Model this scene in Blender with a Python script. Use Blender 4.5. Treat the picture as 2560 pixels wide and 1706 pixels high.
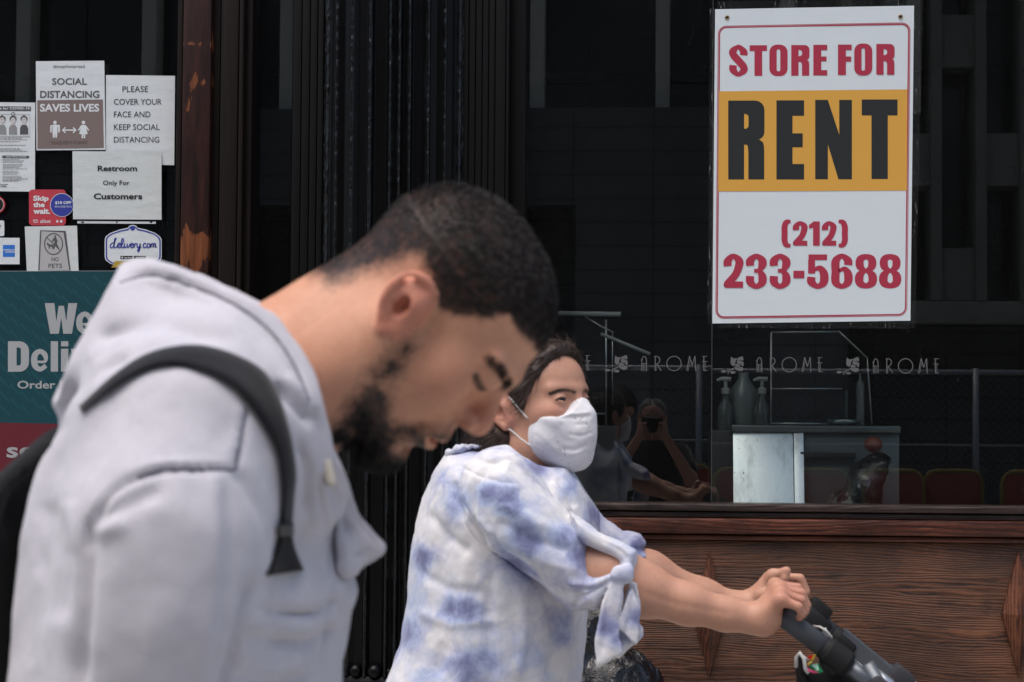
import bpy, bmesh, math, random
import numpy as np
from mathutils import Vector, Matrix
R_=math.radians
for o in list(bpy.data.objects): bpy.data.objects.remove(o)
SC=bpy.context.scene; COL=SC.collection
# ---------------------------------------------------------------- camera
W0,H0,FPX=2560.0,1706.0,5083.0
CAM=np.array([0,0,1.45]); YAW=math.atan(352/FPX); PIT=math.atan(202/FPX); ROLL=0.0073
_r=np.array([math.cos(YAW),math.sin(YAW),0]); _f=np.array([-math.sin(YAW)*math.cos(PIT),math.cos(YAW)*math.cos(PIT),math.sin(PIT)])
_u=np.cross(_r,_f); CR=_r*math.cos(ROLL)+_u*math.sin(ROLL); CU=_u*math.cos(ROLL)-_r*math.sin(ROLL); CF=_f
cd=bpy.data.cameras.new('camera'); cam=bpy.data.objects.new('camera',cd); COL.objects.link(cam); SC.camera=cam
cd.sensor_width=36; cd.lens=FPX/W0*36; cd.clip_start=.05; cd.clip_end=800
cam.matrix_world=Matrix(((CR[0],CU[0],-CF[0],CAM[0]),(CR[1],CU[1],-CF[1],CAM[1]),(CR[2],CU[2],-CF[2],CAM[2]),(0,0,0,1)))
cd.dof.use_dof=True; cd.dof.focus_distance=6.35; cd.dof.aperture_fstop=11.5
# ---------------------------------------------------------------- light
EXPO=0.62
w=bpy.data.worlds.new('World'); SC.world=w; w.use_nodes=True
nt=w.node_tree; bg=nt.nodes['Background']; sky=nt.nodes.new('ShaderNodeTexSky'); sky.sky_type='NISHITA'; sky.sun_disc=False
SUN_EL,SUN_AZ=R_(70),R_(215)
sky.sun_elevation=SUN_EL; sky.sun_rotation=SUN_AZ; sky.air_density=1.0; sky.dust_density=4.0; sky.ozone_density=0.6
nt.links.new(sky.outputs[0],bg.inputs[0]); bg.inputs[1].default_value=.135
sl=bpy.data.lights.new('sun','SUN'); sl.energy=1.15; sl.angle=R_(50); sl.color=(1,.95,.90)
so=bpy.data.objects.new('sun',sl); COL.objects.link(so)
sd=Vector((math.sin(SUN_AZ)*math.cos(SUN_EL),math.cos(SUN_AZ)*math.cos(SUN_EL),math.sin(SUN_EL)))
so.rotation_euler=sd.to_track_quat('Z','Y').to_euler(); so.location=(0,-3,12)
vs=SC.view_settings; vs.view_transform='Standard'; vs.look='None'; vs.gamma=1; vs.exposure=EXPO
SC.cycles.max_bounces=10; SC.cycles.transparent_max_bounces=24; SC.cycles.use_denoising=True
SC.cycles.sample_clamp_indirect=6
# ---------------------------------------------------------------- pixel <-> world
def P(u,v,y):
    d=CF+CR*((u-W0/2)/FPX)+CU*((H0/2-v)/FPX)
    return CAM+d*(y/d[1])
def PV(u,v,y): return Vector(P(u,v,y))
def proj(p):
    q=np.asarray(p)-CAM; z=q@CF
    return W0/2+FPX*(q@CR)/z, H0/2-FPX*(q@CU)/z
# ---------------------------------------------------------------- materials
def mat(name,col,rough=.6,metal=0,spec=.5,coat=0,**k):
    m=bpy.data.materials.new(name); m.use_nodes=True
    b=m.node_tree.nodes['Principled BSDF']
    b.inputs['Base Color'].default_value=(*col,1); b.inputs['Roughness'].default_value=rough
    b.inputs['Metallic'].default_value=metal; b.inputs['Specular IOR Level'].default_value=spec
    b.inputs['Coat Weight'].default_value=coat; b.inputs['Coat Roughness'].default_value=.03
    for kk,vv in k.items(): b.inputs[kk].default_value=vv
    return m
class NT:
    def __init__(s,m): s.m=m; s.t=m.node_tree; s.b=s.t.nodes['Principled BSDF']
    def n(s,typ,**k):
        x=s.t.nodes.new(typ)
        for a,b in k.items():
            if a.startswith('i_'): x.inputs[a[2:].replace('_',' ')].default_value=b
            else: setattr(x,a,b)
        return x
    def l(s,a,b): s.t.links.new(a,b)
    def coords(s,scale=(1,1,1),rot=(0,0,0),loc=(0,0,0)):
        c=s.n('ShaderNodeTexCoord'); mp=s.n('ShaderNodeMapping')
        mp.inputs['Scale'].default_value=scale; mp.inputs['Rotation'].default_value=rot; mp.inputs['Location'].default_value=loc
        s.l(c.outputs['Object'],mp.inputs[0]); return mp.outputs[0]
    def noise(s,vec,scale,detail=5,rough=.6,dist=0):
        x=s.n('ShaderNodeTexNoise'); x.inputs['Scale'].default_value=scale; x.inputs['Detail'].default_value=detail
        x.inputs['Roughness'].default_value=rough; x.inputs['Distortion'].default_value=dist
        s.l(vec,x.inputs['Vector']); return x.outputs['Fac']
    def ramp(s,fac,stops,interp='LINEAR'):
        x=s.n('ShaderNodeValToRGB'); e=x.color_ramp.elements; x.color_ramp.interpolation=interp
        while len(e)<len(stops): e.new(.5)
        for q,(p,c) in zip(e,stops):
            q.position=p; q.color=(*c,1) if len(c)==3 else c
        s.l(fac,x.inputs[0]); return x.outputs[0]
    def mix(s,fac,a,b,mode='MIX'):
        x=s.n('ShaderNodeMix',data_type='RGBA',blend_type=mode)
        if isinstance(fac,(int,float)): x.inputs[0].default_value=fac
        else: s.l(fac,x.inputs[0])
        for i,q in ((6,a),(7,b)):
            if isinstance(q,tuple): x.inputs[i].default_value=(*q,1)
            else: s.l(q,x.inputs[i])
        return x.outputs[2]
    def bump(s,h,strength=.3,dist=.01):
        x=s.n('ShaderNodeBump'); x.inputs['Strength'].default_value=strength; x.inputs['Distance'].default_value=dist
        s.l(h,x.inputs['Height']); s.l(x.outputs[0],s.b.inputs['Normal']); return x
def g(v): return (v,v,v)
# ---------------------------------------------------------------- object helpers
def tag(o,label=None,cat=None,group=None,kind=None):
    if label: o['label']=label
    if cat: o['category']=cat
    if group: o['group']=group
    if kind: o['kind']=kind
    return o
def empty(name,loc,label=None,cat=None,group=None,kind=None):
    o=bpy.data.objects.new(name,None); COL.objects.link(o); o.location=loc; o.empty_display_size=.1
    return tag(o,label,cat,group,kind)
def wmat(o):
    M=Matrix.LocRotScale(o.location,o.rotation_euler,o.scale)
    return wmat(o.parent)@M if o.parent else M
def link(name,me,m,parent=None,smooth=True,origin=None):
    """me holds WORLD coordinates; origin goes to parent's (or own bbox base)"""
    if m is not None and not len(me.materials):
        for x in (m if isinstance(m,(list,tuple)) else [m]): me.materials.append(x)
    o=bpy.data.objects.new(name,me); COL.objects.link(o)
    if len(me.polygons): me.polygons.foreach_set('use_smooth',[bool(smooth)]*len(me.polygons))
    if parent is not None:
        pw=wmat(parent); me.transform(pw.inverted()); o.parent=parent
    else:
        n=len(me.vertices)
        if n:
            c=np.empty(n*3); me.vertices.foreach_get('co',c); c=c.reshape(-1,3)
            lo,hi=c.min(0),c.max(0); org=Vector(((lo[0]+hi[0])/2,(lo[1]+hi[1])/2,lo[2])) if origin is None else Vector(origin)
            me.transform(Matrix.Translation(-org)); o.location=org
    me.update(); return o
class MB:
    def __init__(s): s.v=[]; s.f=[]; s.mi=[]; s.cur=0
    def add(s,vs,fs):
        k=len(s.v); s.v+= [tuple(map(float,p)) for p in vs]; s.f+=[tuple(k+i for i in f) for f in fs]; s.mi+=[s.cur]*len(fs); return s
    def box(s,lo,hi,M=None):
        x0,y0,z0=lo;x1,y1,z1=hi
        vs=[(x0,y0,z0),(x1,y0,z0),(x1,y1,z0),(x0,y1,z0),(x0,y0,z1),(x1,y0,z1),(x1,y1,z1),(x0,y1,z1)]
        if M is not None: vs=[M@Vector(p) for p in vs]
        return s.add(vs,[(0,3,2,1),(4,5,6,7),(0,1,5,4),(1,2,6,5),(2,3,7,6),(3,0,4,7)])
    def bbox(s,lo,hi,b=.004):
        """box with chamfered edges"""
        bm=bmesh.new(); bmesh.ops.create_cube(bm,size=1)
        for v in bm.verts:
            v.co=Vector([(lo[i]+hi[i])/2+v.co[i]*(hi[i]-lo[i]) for i in range(3)])
        b=min(b,.45*min(hi[i]-lo[i] for i in range(3)))
        bmesh.ops.bevel(bm,geom=bm.edges[:],offset=b,segments=2,affect='EDGES',profile=.5)
        return s.bm(bm)
    def bm(s,bm):
        bm.verts.index_update(); r=s.add([v.co[:] for v in bm.verts],[[v.index for v in f.verts] for f in bm.faces]); bm.free(); return s
    def tube(s,pts,rad,n=12,cap=True,flat=None):
        pts=[Vector(p) for p in pts]; rs=rad if isinstance(rad,(list,tuple,np.ndarray)) else [rad]*len(pts)
        k=len(s.v); N=len(pts); t0=(pts[1]-pts[0]).normalized()
        a=t0.orthogonal().normalized()
        for i,p in enumerate(pts):
            t=(pts[min(i+1,N-1)]-pts[max(i-1,0)]).normalized()
            a=(a-t*a.dot(t)).normalized(); b=t.cross(a)
            for j in range(n):
                q=2*math.pi*j/n; d=a*math.cos(q)+b*math.sin(q)
                s.v.append(tuple(p+d*rs[i]))
        for i in range(N-1):
            for j in range(n):
                s.f.append((k+i*n+j,k+i*n+(j+1)%n,k+(i+1)*n+(j+1)%n,k+(i+1)*n+j)); s.mi.append(s.cur)
        if cap:
            s.f.append(tuple(k+j for j in reversed(range(n)))); s.f.append(tuple(k+(N-1)*n+j for j in range(n))); s.mi+=[s.cur]*2
        return s
    def lathe(s,c,prof,n=20,axis=(0,0,1)):
        c=Vector(c); ax=Vector(axis).normalized(); a=ax.orthogonal().normalized(); b=ax.cross(a); k=len(s.v); N=len(prof)
        for r,h in prof:
            for j in range(n):
                q=2*math.pi*j/n; s.v.append(tuple(c+ax*h+(a*math.cos(q)+b*math.sin(q))*r))
        for i in range(N-1):
            for j in range(n): s.f.append((k+i*n+j,k+i*n+(j+1)%n,k+(i+1)*n+(j+1)%n,k+(i+1)*n+j)); s.mi.append(s.cur)
        s.f.append(tuple(k+j for j in reversed(range(n)))); s.f.append(tuple(k+(N-1)*n+j for j in range(n))); s.mi+=[s.cur]*2
        return s
    def ball(s,c,r,n=10,m=16):
        r=r if isinstance(r,(tuple,list)) else (r,r,r)
        k=len(s.v)
        for i in range(1,n):
            th=math.pi*i/n
            for j in range(m):
                q=2*math.pi*j/m; s.v.append((c[0]+r[0]*math.sin(th)*math.cos(q),c[1]+r[1]*math.sin(th)*math.sin(q),c[2]+r[2]*math.cos(th)))
        t=len(s.v); s.v+=[(c[0],c[1],c[2]+r[2]),(c[0],c[1],c[2]-r[2])]
        for i in range(n-2):
            for j in range(m): s.f.append((k+i*m+j,k+(i+1)*m+j,k+(i+1)*m+(j+1)%m,k+i*m+(j+1)%m)); s.mi.append(s.cur)
        for j in range(m):
            s.f.append((t,k+j,k+(j+1)%m)); s.f.append((t+1,k+(n-2)*m+(j+1)%m,k+(n-2)*m+j)); s.mi+=[s.cur]*2
        return s
    def mesh(s,name):
        me=bpy.data.meshes.new(name); me.from_pydata(s.v,[],s.f)
        if any(s.mi): me.polygons.foreach_set('material_index',s.mi)
        me.update(); return me
    def build(s,name,m,parent=None,smooth=False,origin=None):
        o=link(name,s.mesh(name),m,parent,smooth,origin)
        if smooth=='auto':
            o.data.polygons.foreach_set('use_smooth',[True]*len(o.data.polygons)); o.data.set_sharp_from_angle(angle=R_(35))
        return o
def build_each(mb,name,m,parent=None,smooth=False):
    """one object for every separate piece gathered in mb"""
    p=list(range(len(mb.v)))
    def f(i):
        while p[i]!=i: p[i]=p[p[i]]; i=p[i]
        return i
    for q in mb.f:
        for k in q[1:]: p[f(k)]=f(q[0])
    isl={}
    for i,q in enumerate(mb.f): isl.setdefault(f(q[0]),[]).append(i)
    for fs in isl.values():
        s=MB(); ix={}
        for i in fs:
            for k in mb.f[i]:
                if k not in ix: ix[k]=len(s.v); s.v.append(mb.v[k])
            s.f.append(tuple(ix[k] for k in mb.f[i])); s.mi.append(mb.mi[i])
        s.build(name,m,parent,smooth)
def catmull(pts,n=6,closed=False):
    pts=[np.array(p,float) for p in pts]; out=[]; N=len(pts)
    rng=range(N) if closed else range(N-1)
    for i in rng:
        if closed: a,b,c,d=pts[(i-1)%N],pts[i],pts[(i+1)%N],pts[(i+2)%N]
        else: a,b,c,d=pts[max(i-1,0)],pts[i],pts[i+1],pts[min(i+2,N-1)]
        for k in range(n):
            t=k/n; out.append(.5*((2*b)+(-a+c)*t+(2*a-5*b+4*c-d)*t*t+(-a+3*b-3*c+d)*t**3))
    if not closed: out.append(pts[-1])
    return np.array(out)
# ---------------------------------------------------------------- implicit-surface sculpting
class Field:
    def __init__(s,lo,hi,h):
        s.lo=np.array(lo,np.float32); s.h=h
        s.n=np.maximum(np.ceil((np.array(hi)-np.array(lo))/h).astype(int)+1,4)
        s.ax=[(s.lo[i]+h*np.arange(s.n[i])).astype(np.float32) for i in range(3)]
        s.d=np.full(tuple(s.n),.2,np.float32)
    def win(s,lo,hi):
        sl=[]
        for i in range(3):
            a=int(max(0,math.floor((lo[i]-s.lo[i])/s.h))); b=int(min(s.n[i],math.ceil((hi[i]-s.lo[i])/s.h)+1))
            if b<=a: return None,None
            sl.append(slice(a,b))
        g=np.meshgrid(*[s.ax[i][sl[i]] for i in range(3)],indexing='ij',sparse=True)
        return tuple(sl),g
    def comb(s,sl,e,k,op):
        d=s.d[sl]
        if op=='add':
            hh=np.maximum(k-np.abs(d-e),0)/k; s.d[sl]=np.minimum(d,e)-hh*hh*k*.25
        else:
            e=-e; hh=np.maximum(k-np.abs(d-e),0)/k; s.d[sl]=np.maximum(d,e)+hh*hh*k*.25
    def ell(s,c,r,k=.01,op='add',rot=None):
        c=np.array(c,float); r=np.array(r,float); R=r.max()+k+.01
        sl,g=s.win(c-R,c+R)
        if sl is None: return s
        x,y,z=g[0]-c[0],g[1]-c[1],g[2]-c[2]
        if rot is not None:
            m=np.array(rot); x,y,z=[m[0,i]*x+m[1,i]*y+m[2,i]*z for i in range(3)]
        k0=np.sqrt((x/r[0])**2+(y/r[1])**2+(z/r[2])**2); k1=np.sqrt((x/r[0]**2)**2+(y/r[1]**2)**2+(z/r[2]**2)**2)+1e-9
        s.comb(sl,(k0*(k0-1)/k1).astype(np.float32),k,op); return s
    def cap(s,a,b,ra,rb=None,k=.01,op='add'):
        a=np.array(a,float); b=np.array(b,float); rb=ra if rb is None else rb
        R=max(ra,rb)+k+.01; sl,g=s.win(np.minimum(a,b)-R,np.maximum(a,b)+R)
        if sl is None: return s
        ab=b-a; L=max(ab@ab,1e-12)
        t=np.clip(((g[0]-a[0])*ab[0]+(g[1]-a[1])*ab[1]+(g[2]-a[2])*ab[2])/L,0,1)
        e=np.sqrt((g[0]-a[0]-t*ab[0])**2+(g[1]-a[1]-t*ab[1])**2+(g[2]-a[2]-t*ab[2])**2)-(ra+(rb-ra)*t)
        s.comb(sl,e.astype(np.float32),k,op); return s
    def chain(s,pts,rs,k=.01,op='add'):
        if not hasattr(rs,'__len__'): rs=[rs]*len(pts)
        for i in range(len(pts)-1): s.cap(pts[i],pts[i+1],rs[i],rs[i+1],k,op)
        return s
    def pillow(s,poly,y0,Wd,R,k=.01,op='add',yslope=0,pxy=True,pw=.5):
        """inflate an outline (photo pixels at depth y0) to real thickness +-Wd around the plane y=y0"""
        pts=np.array([P(u,v,y0)[[0,2]] if pxy else (u,v) for u,v in poly])
        lo=(pts[:,0].min()-.02-k,y0-Wd-.03-k,pts[:,1].min()-.02-k); hi=(pts[:,0].max()+.02+k,y0+Wd+.03+k,pts[:,1].max()+.02+k)
        sl,g=s.win(lo,hi)
        if sl is None: return s
        X,Z=g[0][:,0,:]+0*g[2][:,0,:],g[2][:,0,:]+0*g[0][:,0,:]
        dd=np.full(X.shape,1e9); ins=np.zeros(X.shape,bool); N=len(pts)
        for i in range(N):
            a,b=pts[i],pts[(i+1)%N]; e=b-a
            t=np.clip(((X-a[0])*e[0]+(Z-a[1])*e[1])/max(e@e,1e-12),0,1)
            dd=np.minimum(dd,(X-a[0]-t*e[0])**2+(Z-a[1]-t*e[1])**2)
            c=((a[1]<=Z)&(b[1]>Z))|((b[1]<=Z)&(a[1]>Z))
            if abs(e[1])>1e-12: ins^=c&(X<a[0]+(Z-a[1])*e[0]/e[1])
        sd=np.sqrt(dd)*np.where(ins,-1,1)
        q=np.clip(-sd/R,0,1); T=Wd*(1-(1-q)**2)**pw
        ay=np.abs(g[1]-y0-yslope*(g[0]-pts[:,0].mean()))
        e=np.where(sd[:,None,:]>0,np.maximum(sd[:,None,:],ay*.6),(ay-T[:,None,:])*.6)
        s.comb(sl,e.astype(np.float32),k,op); return s
    def loft(s,zs,cx,rx,cy,ry,k=.02,op='add',p=2.2):
        """vertical body with elliptical slices"""
        zs=np.array(zs); o=np.argsort(zs); zs=zs[o]; A=[np.array(q,float)[o] for q in (cx,rx,cy,ry)]
        R=max(A[1].max(),A[3].max())
        sl,g=s.win((min(A[0]-A[1])-.03-k,min(A[2]-A[3])-.03-k,zs[0]-.02),(max(A[0]+A[1])+.03+k,max(A[2]+A[3])+.03+k,zs[-1]+.02))
        if sl is None: return s
        z=g[2]; c0,r0,c1,r1=[np.interp(z,zs,a).astype(np.float32) for a in A]
        q=(np.abs((g[0]-c0)/r0)**p+np.abs((g[1]-c1)/r1)**p)**(1/p)
        e=(q-1)*np.minimum(r0,r1)
        e=np.maximum(e,np.maximum(zs[0]-z,z-zs[-1]))
        s.comb(sl,e.astype(np.float32),k,op); return s
    def plane(s,pt,nrm,op='sub',k=.004):
        n=np.array(nrm,float); n/=np.linalg.norm(n); g=np.meshgrid(*s.ax,indexing='ij',sparse=True)
        e=-((g[0]-pt[0])*n[0]+(g[1]-pt[1])*n[1]+(g[2]-pt[2])*n[2])
        s.comb((slice(None),)*3,(e+0*s.d).astype(np.float32),k,op); return s
    def blur(s,it=1):
        s.d=np.clip(s.d,-.06,.06)
        for _ in range(it):
            for a in range(3):
                m=np.moveaxis(s.d,a,0); c=m.copy(); c[1:-1]=(m[:-2]+2*m[1:-1]+m[2:])*.25; s.d=np.moveaxis(c,0,a)
        return s
    def surf(s):
        d=s.d.copy()
        for a in range(3):
            m=np.moveaxis(d,a,0); m[0]=np.maximum(m[0],1e-4); m[-1]=np.maximum(m[-1],1e-4)
        ins=d<0; n=s.n
        c=np.zeros(tuple(n-1),np.int8)
        for i in (0,1):
            for j in (0,1):
                for k in (0,1): c+=ins[i:n[0]-1+i,j:n[1]-1+j,k:n[2]-1+k]
        act=(c>0)&(c<8); idx=np.full(act.shape,-1,np.int64); I=np.argwhere(act); idx[act]=np.arange(len(I))
        acc=np.zeros((len(I),3)); cnt=np.zeros(len(I))
        for a in range(3):
            b,e=[q for q in range(3) if q!=a]
            for ob in (0,1):
                for oe in (0,1):
                    o=np.zeros(3,int); o[b]=ob; o[e]=oe; o2=o.copy(); o2[a]=1
                    A=I+o; B=I+o2; da=d[A[:,0],A[:,1],A[:,2]]; db=d[B[:,0],B[:,1],B[:,2]]
                    x=(da<0)!=(db<0); t=np.where(x,da/np.where(x,da-db,1),0)
                    p=A+t[:,None]*(B-A); acc[x]+=p[x]; cnt[x]+=1
        V=s.lo+s.h*(acc/cnt[:,None]); F=[]
        for a in range(3):
            b,e=(a+1)%3,(a+2)%3
            s0=[slice(None)]*3; s1=[slice(None)]*3; s0[a]=slice(0,-1); s1[a]=slice(1,None)
            x=ins[tuple(s0)]!=ins[tuple(s1)]; Q=np.argwhere(x)
            Q=Q[(Q[:,b]>0)&(Q[:,e]>0)&(Q[:,b]<n[b]-1)&(Q[:,e]<n[e]-1)]
            fl=ins[Q[:,0],Q[:,1],Q[:,2]]
            q=[]
            for (ob,oe) in ((-1,-1),(0,-1),(0,0),(-1,0)):
                w=Q.copy(); w[:,b]+=ob; w[:,e]+=oe; q.append(idx[w[:,0],w[:,1],w[:,2]])
            q=np.stack(q,1); q[~fl]=q[~fl][:,::-1]; F.append(q)
        return V,np.concatenate(F)
def inpoly(u,v,poly):
    pts=np.array(poly,float); N=len(pts); ins=np.zeros(len(u),bool); best=np.full(len(u),1e12); bu=np.array(u,float); bv=np.array(v,float)
    for i in range(N):
        a,b=pts[i],pts[(i+1)%N]; e=b-a; t=np.clip(((u-a[0])*e[0]+(v-a[1])*e[1])/max(e@e,1e-9),0,1); qu,qv=a[0]+t*e[0],a[1]+t*e[1]
        d=(u-qu)**2+(v-qv)**2; m=d<best; best=np.where(m,d,best); bu=np.where(m,qu,bu); bv=np.where(m,qv,bv)
        c=((a[1]<=v)&(b[1]>v))|((b[1]<=v)&(a[1]>v))
        if abs(e[1])>1e-9: ins^=c&(u<a[0]+(v-a[1])*e[0]/e[1])
    return ins,np.sqrt(best),bu,bv
class Sculpt:
    """vertices + quads of a sculpted surface, with brushes"""
    def __init__(s,V,F): s.V=np.array(V,float); s.F=np.array(F); s.tri=None
    def normals(s):
        V,F=s.V,s.F; n=np.cross(V[F[:,2]]-V[F[:,0]],V[F[:,3]]-V[F[:,1]]); N=np.zeros_like(V)
        for k in range(4): np.add.at(N,F[:,k],n)
        return N/(np.linalg.norm(N,axis=1)[:,None]+1e-12)
    def smooth(s,it=2,f=.5):
        E=np.concatenate([s.F[:,[0,1]],s.F[:,[1,2]],s.F[:,[2,3]],s.F[:,[3,0]]])
        cnt=np.bincount(E.ravel(),minlength=len(s.V))[:,None]+1e-9
        for _ in range(it):
            A=np.zeros_like(s.V)
            for a in range(3): A[:,a]=np.bincount(E[:,0],s.V[E[:,1],a],len(s.V))+np.bincount(E[:,1],s.V[E[:,0],a],len(s.V))
            s.V+=f*(A/cnt-s.V)
        return s
    def crease(s,path,width,amp,near=True,lift=0,n=8):
        """press (amp<0) or raise a fold along a pixel path on the side towards the street"""
        N=s.normals(); u,v=proj(s.V); pts=catmull(path,n); d=np.full(len(u),1e9); tt=np.zeros(len(u))
        for i in range(len(pts)-1):
            a=pts[i][:2]; b=pts[i+1][:2]; e=b-a; t=np.clip(((u-a[0])*e[0]+(v-a[1])*e[1])/(e@e+1e-9),0,1)
            q=np.hypot(u-a[0]-t*e[0],v-a[1]-t*e[1]); m=q<d; d=np.where(m,q,d); tt=np.where(m,(i+t)/(len(pts)-1),tt)
        w=np.exp(-(d/width)**2)*np.clip(np.minimum(tt,1-tt)*6+.15,0,1)
        if near: w=w*np.clip(-(N@CF)*1.6+.15,0,1)
        s.V+=N*(amp*w)[:,None]; return s
    def fit(s,poly,sm=4):
        """take in what bulges beyond the garment's measured outline"""
        u,v=proj(s.V); ins,d,bu,bv=inpoly(u,v,poly); m=~ins
        z=(s.V-CAM)@CF; s.V=s.V+np.where(m,(bu-u)*z/FPX,0)[:,None]*CR-np.where(m,(bv-v)*z/FPX,0)[:,None]*CU
        s.smooth(sm,.5); return s
    def noise(s,amp,scale,seed=0,stretch=(1,1,1)):
        N=s.normals(); s.V+=N*(amp*fbm(s.V*np.array(stretch)*scale,seed))[:,None]; return s
    def mesh(s,name,cols=None,mi=None):
        me=bpy.data.meshes.new(name); nv,nf=len(s.V),len(s.F)
        me.vertices.add(nv); me.vertices.foreach_set('co',s.V.astype(np.float32).ravel())
        me.loops.add(nf*4); me.loops.foreach_set('vertex_index',s.F.astype(np.int32).ravel())
        me.polygons.add(nf); me.polygons.foreach_set('loop_start',np.arange(0,nf*4,4,dtype=np.int32))
        if cols is not None:
            for nm,c in cols.items():
                at=me.attributes.new(nm,'FLOAT','POINT'); at.data.foreach_set('value',np.asarray(c,np.float32))
        me.update(calc_edges=True); me.validate()
        if mi is not None: me.polygons.foreach_set('material_index',mi.astype(np.int32))
        return me
def _hash(i,seed):
    i=(i.astype(np.int64)*np.array([73856093,19349663,83492791])).sum(-1)+seed*2654435761
    i=(i^(i>>13))*1274126177; i=i^(i>>16); return (i&0xffff)/32767.5-1
def vnoise(p,seed=0):
    f=np.floor(p); t=p-f; t=t*t*(3-2*t); r=0
    for a in (0,1):
        for b in (0,1):
            for c in (0,1):
                w=(t[:,0] if a else 1-t[:,0])*(t[:,1] if b else 1-t[:,1])*(t[:,2] if c else 1-t[:,2])
                r=r+w*_hash(f+np.array([a,b,c]),seed)
    return r
def fbm(p,seed=0,o=3): return sum(vnoise(p*2**i,seed+i)*.5**i for i in range(o))
def smst(x,a,b):
    t=np.clip((x-a)/(b-a),0,1); return t*t*(3-2*t)
# ================================================================ SETTING
GY=6.40
def X(u,v,y): return float(P(u,v,y)[0])
def Z(u,v,y): return float(P(u,v,y)[2])
def PM(u,v,y):
    p=P(u,v,2*GY-y); return np.array([p[0],y,p[2]])   # point seen mirrored in the shop glass
# ---- materials
def wood(name,dark,mid,light,axis='x',scale=1.0,rough=.45,seed=0,bump=.5,ring=1.0):
    m=mat(name,mid,rough,spec=.4); t=NT(m)
    sx=t.n('ShaderNodeSeparateXYZ'); t.l(t.coords(loc=(seed*.37,seed*.11,seed*.23)),sx.inputs[0])
    st={'x':(.7,6,6),'z':(6,6,.7)}[axis]; v=t.coords(tuple(q*scale for q in st),loc=(seed*3.1,seed*1.7,seed*2.3))
    warp=t.noise(v,1.15,3,.5,.25); wob=t.noise(t.coords(tuple(q*scale for q in {'x':(9,40,40),'z':(40,40,9)}[axis]),loc=(seed,2,seed)),1.0,3,.6)
    mul=t.n('ShaderNodeMath',operation='MULTIPLY_ADD'); mul.inputs[1].default_value=13*ring; t.l(warp,mul.inputs[0])
    lin=t.n('ShaderNodeMath',operation='MULTIPLY'); lin.inputs[1].default_value=88*scale; t.l(sx.outputs[{'x':2,'z':0}[axis]],lin.inputs[0]); t.l(lin.outputs[0],mul.inputs[2])
    m3=t.n('ShaderNodeMath',operation='MULTIPLY_ADD'); m3.inputs[1].default_value=.8; t.l(wob,m3.inputs[0]); t.l(mul.outputs[0],m3.inputs[2])
    fr=t.n('ShaderNodeMath',operation='PINGPONG'); fr.inputs[1].default_value=.5; t.l(m3.outputs[0],fr.inputs[0])
    fine=t.noise(t.coords(tuple(q*scale for q in {'x':(7,230,230),'z':(230,230,7)}[axis])),1.0,4,.75,.2)
    big=t.noise(t.coords((2.2,2.2,2.2),loc=(seed,5,1)),1.4,4,.6)
    a=t.n('ShaderNodeMath',operation='MULTIPLY_ADD'); a.inputs[1].default_value=1.15; t.l(fr.outputs[0],a.inputs[0])
    b=t.n('ShaderNodeMath',operation='MULTIPLY_ADD'); b.inputs[1].default_value=.75; b.inputs[2].default_value=-.28; t.l(fine,b.inputs[0]); t.l(b.outputs[0],a.inputs[2])
    md=t.noise(t.coords(tuple(q*scale for q in {'x':(2.5,16,16),'z':(16,16,2.5)}[axis]),loc=(seed,7,seed)),1.0,4,.65); ma=t.n('ShaderNodeMath',operation='MULTIPLY_ADD'); ma.inputs[1].default_value=1.3; ma.inputs[2].default_value=-.5; t.l(md,ma.inputs[0]); a3=t.n('ShaderNodeMath',operation='ADD'); t.l(a.outputs[0],a3.inputs[0]); t.l(ma.outputs[0],a3.inputs[1]); a=a3
    c=t.ramp(a.outputs[0],[(.14,dark),(.27,tuple(.6*x+.4*y for x,y in zip(dark,mid))),(.42,mid),(.95,light)])
    c2=t.mix(t.ramp(big,[(.40,g(0)),(.66,g(.8))]),c,tuple(.38*x for x in mid))
    sm=t.noise(t.coords((5,5,9),loc=(seed,1,4)),2.0,5,.65); c2=t.mix(t.ramp(sm,[(.56,g(0)),(.72,g(.75))]),c2,tuple(.18*x for x in mid))
    sc_=t.noise(t.coords(tuple(q*scale for q in {'x':(14,300,300),'z':(300,300,14)}[axis]),loc=(3,seed,1)),1.0,2,.5); c2=t.mix(t.ramp(sc_,[(.66,g(0)),(.74,g(.5))]),c2,tuple(min(1,1.9*x+.02) for x in light))
    t.l(c2,t.b.inputs['Base Color'])
    t.bump(a.outputs[0],bump,.0025)
    rr=t.ramp(fine,[(.3,g(rough-.08)),(.7,g(rough+.2))]); t.l(rr,t.b.inputs['Roughness'])
    return m
M_panel=wood('oak_panel',(.005,.003,.0025),(.086,.032,.014),(.18,.070,.031),'x',1.25,.5,1,.7)
M_mould=wood('oak_moulding',(.007,.004,.004),(.092,.024,.012),(.17,.05,.023),'x',.8,.36,2,.35)
M_sill=wood('oak_sill',(.008,.006,.005),(.034,.019,.016),(.065,.040,.034),'x',1.0,.33,4,.35)
M_diam=wood('oak_diamond',(.005,.003,.003),(.11,.034,.015),(.20,.07,.03),'z',1.2,.45,5,.5)
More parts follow.
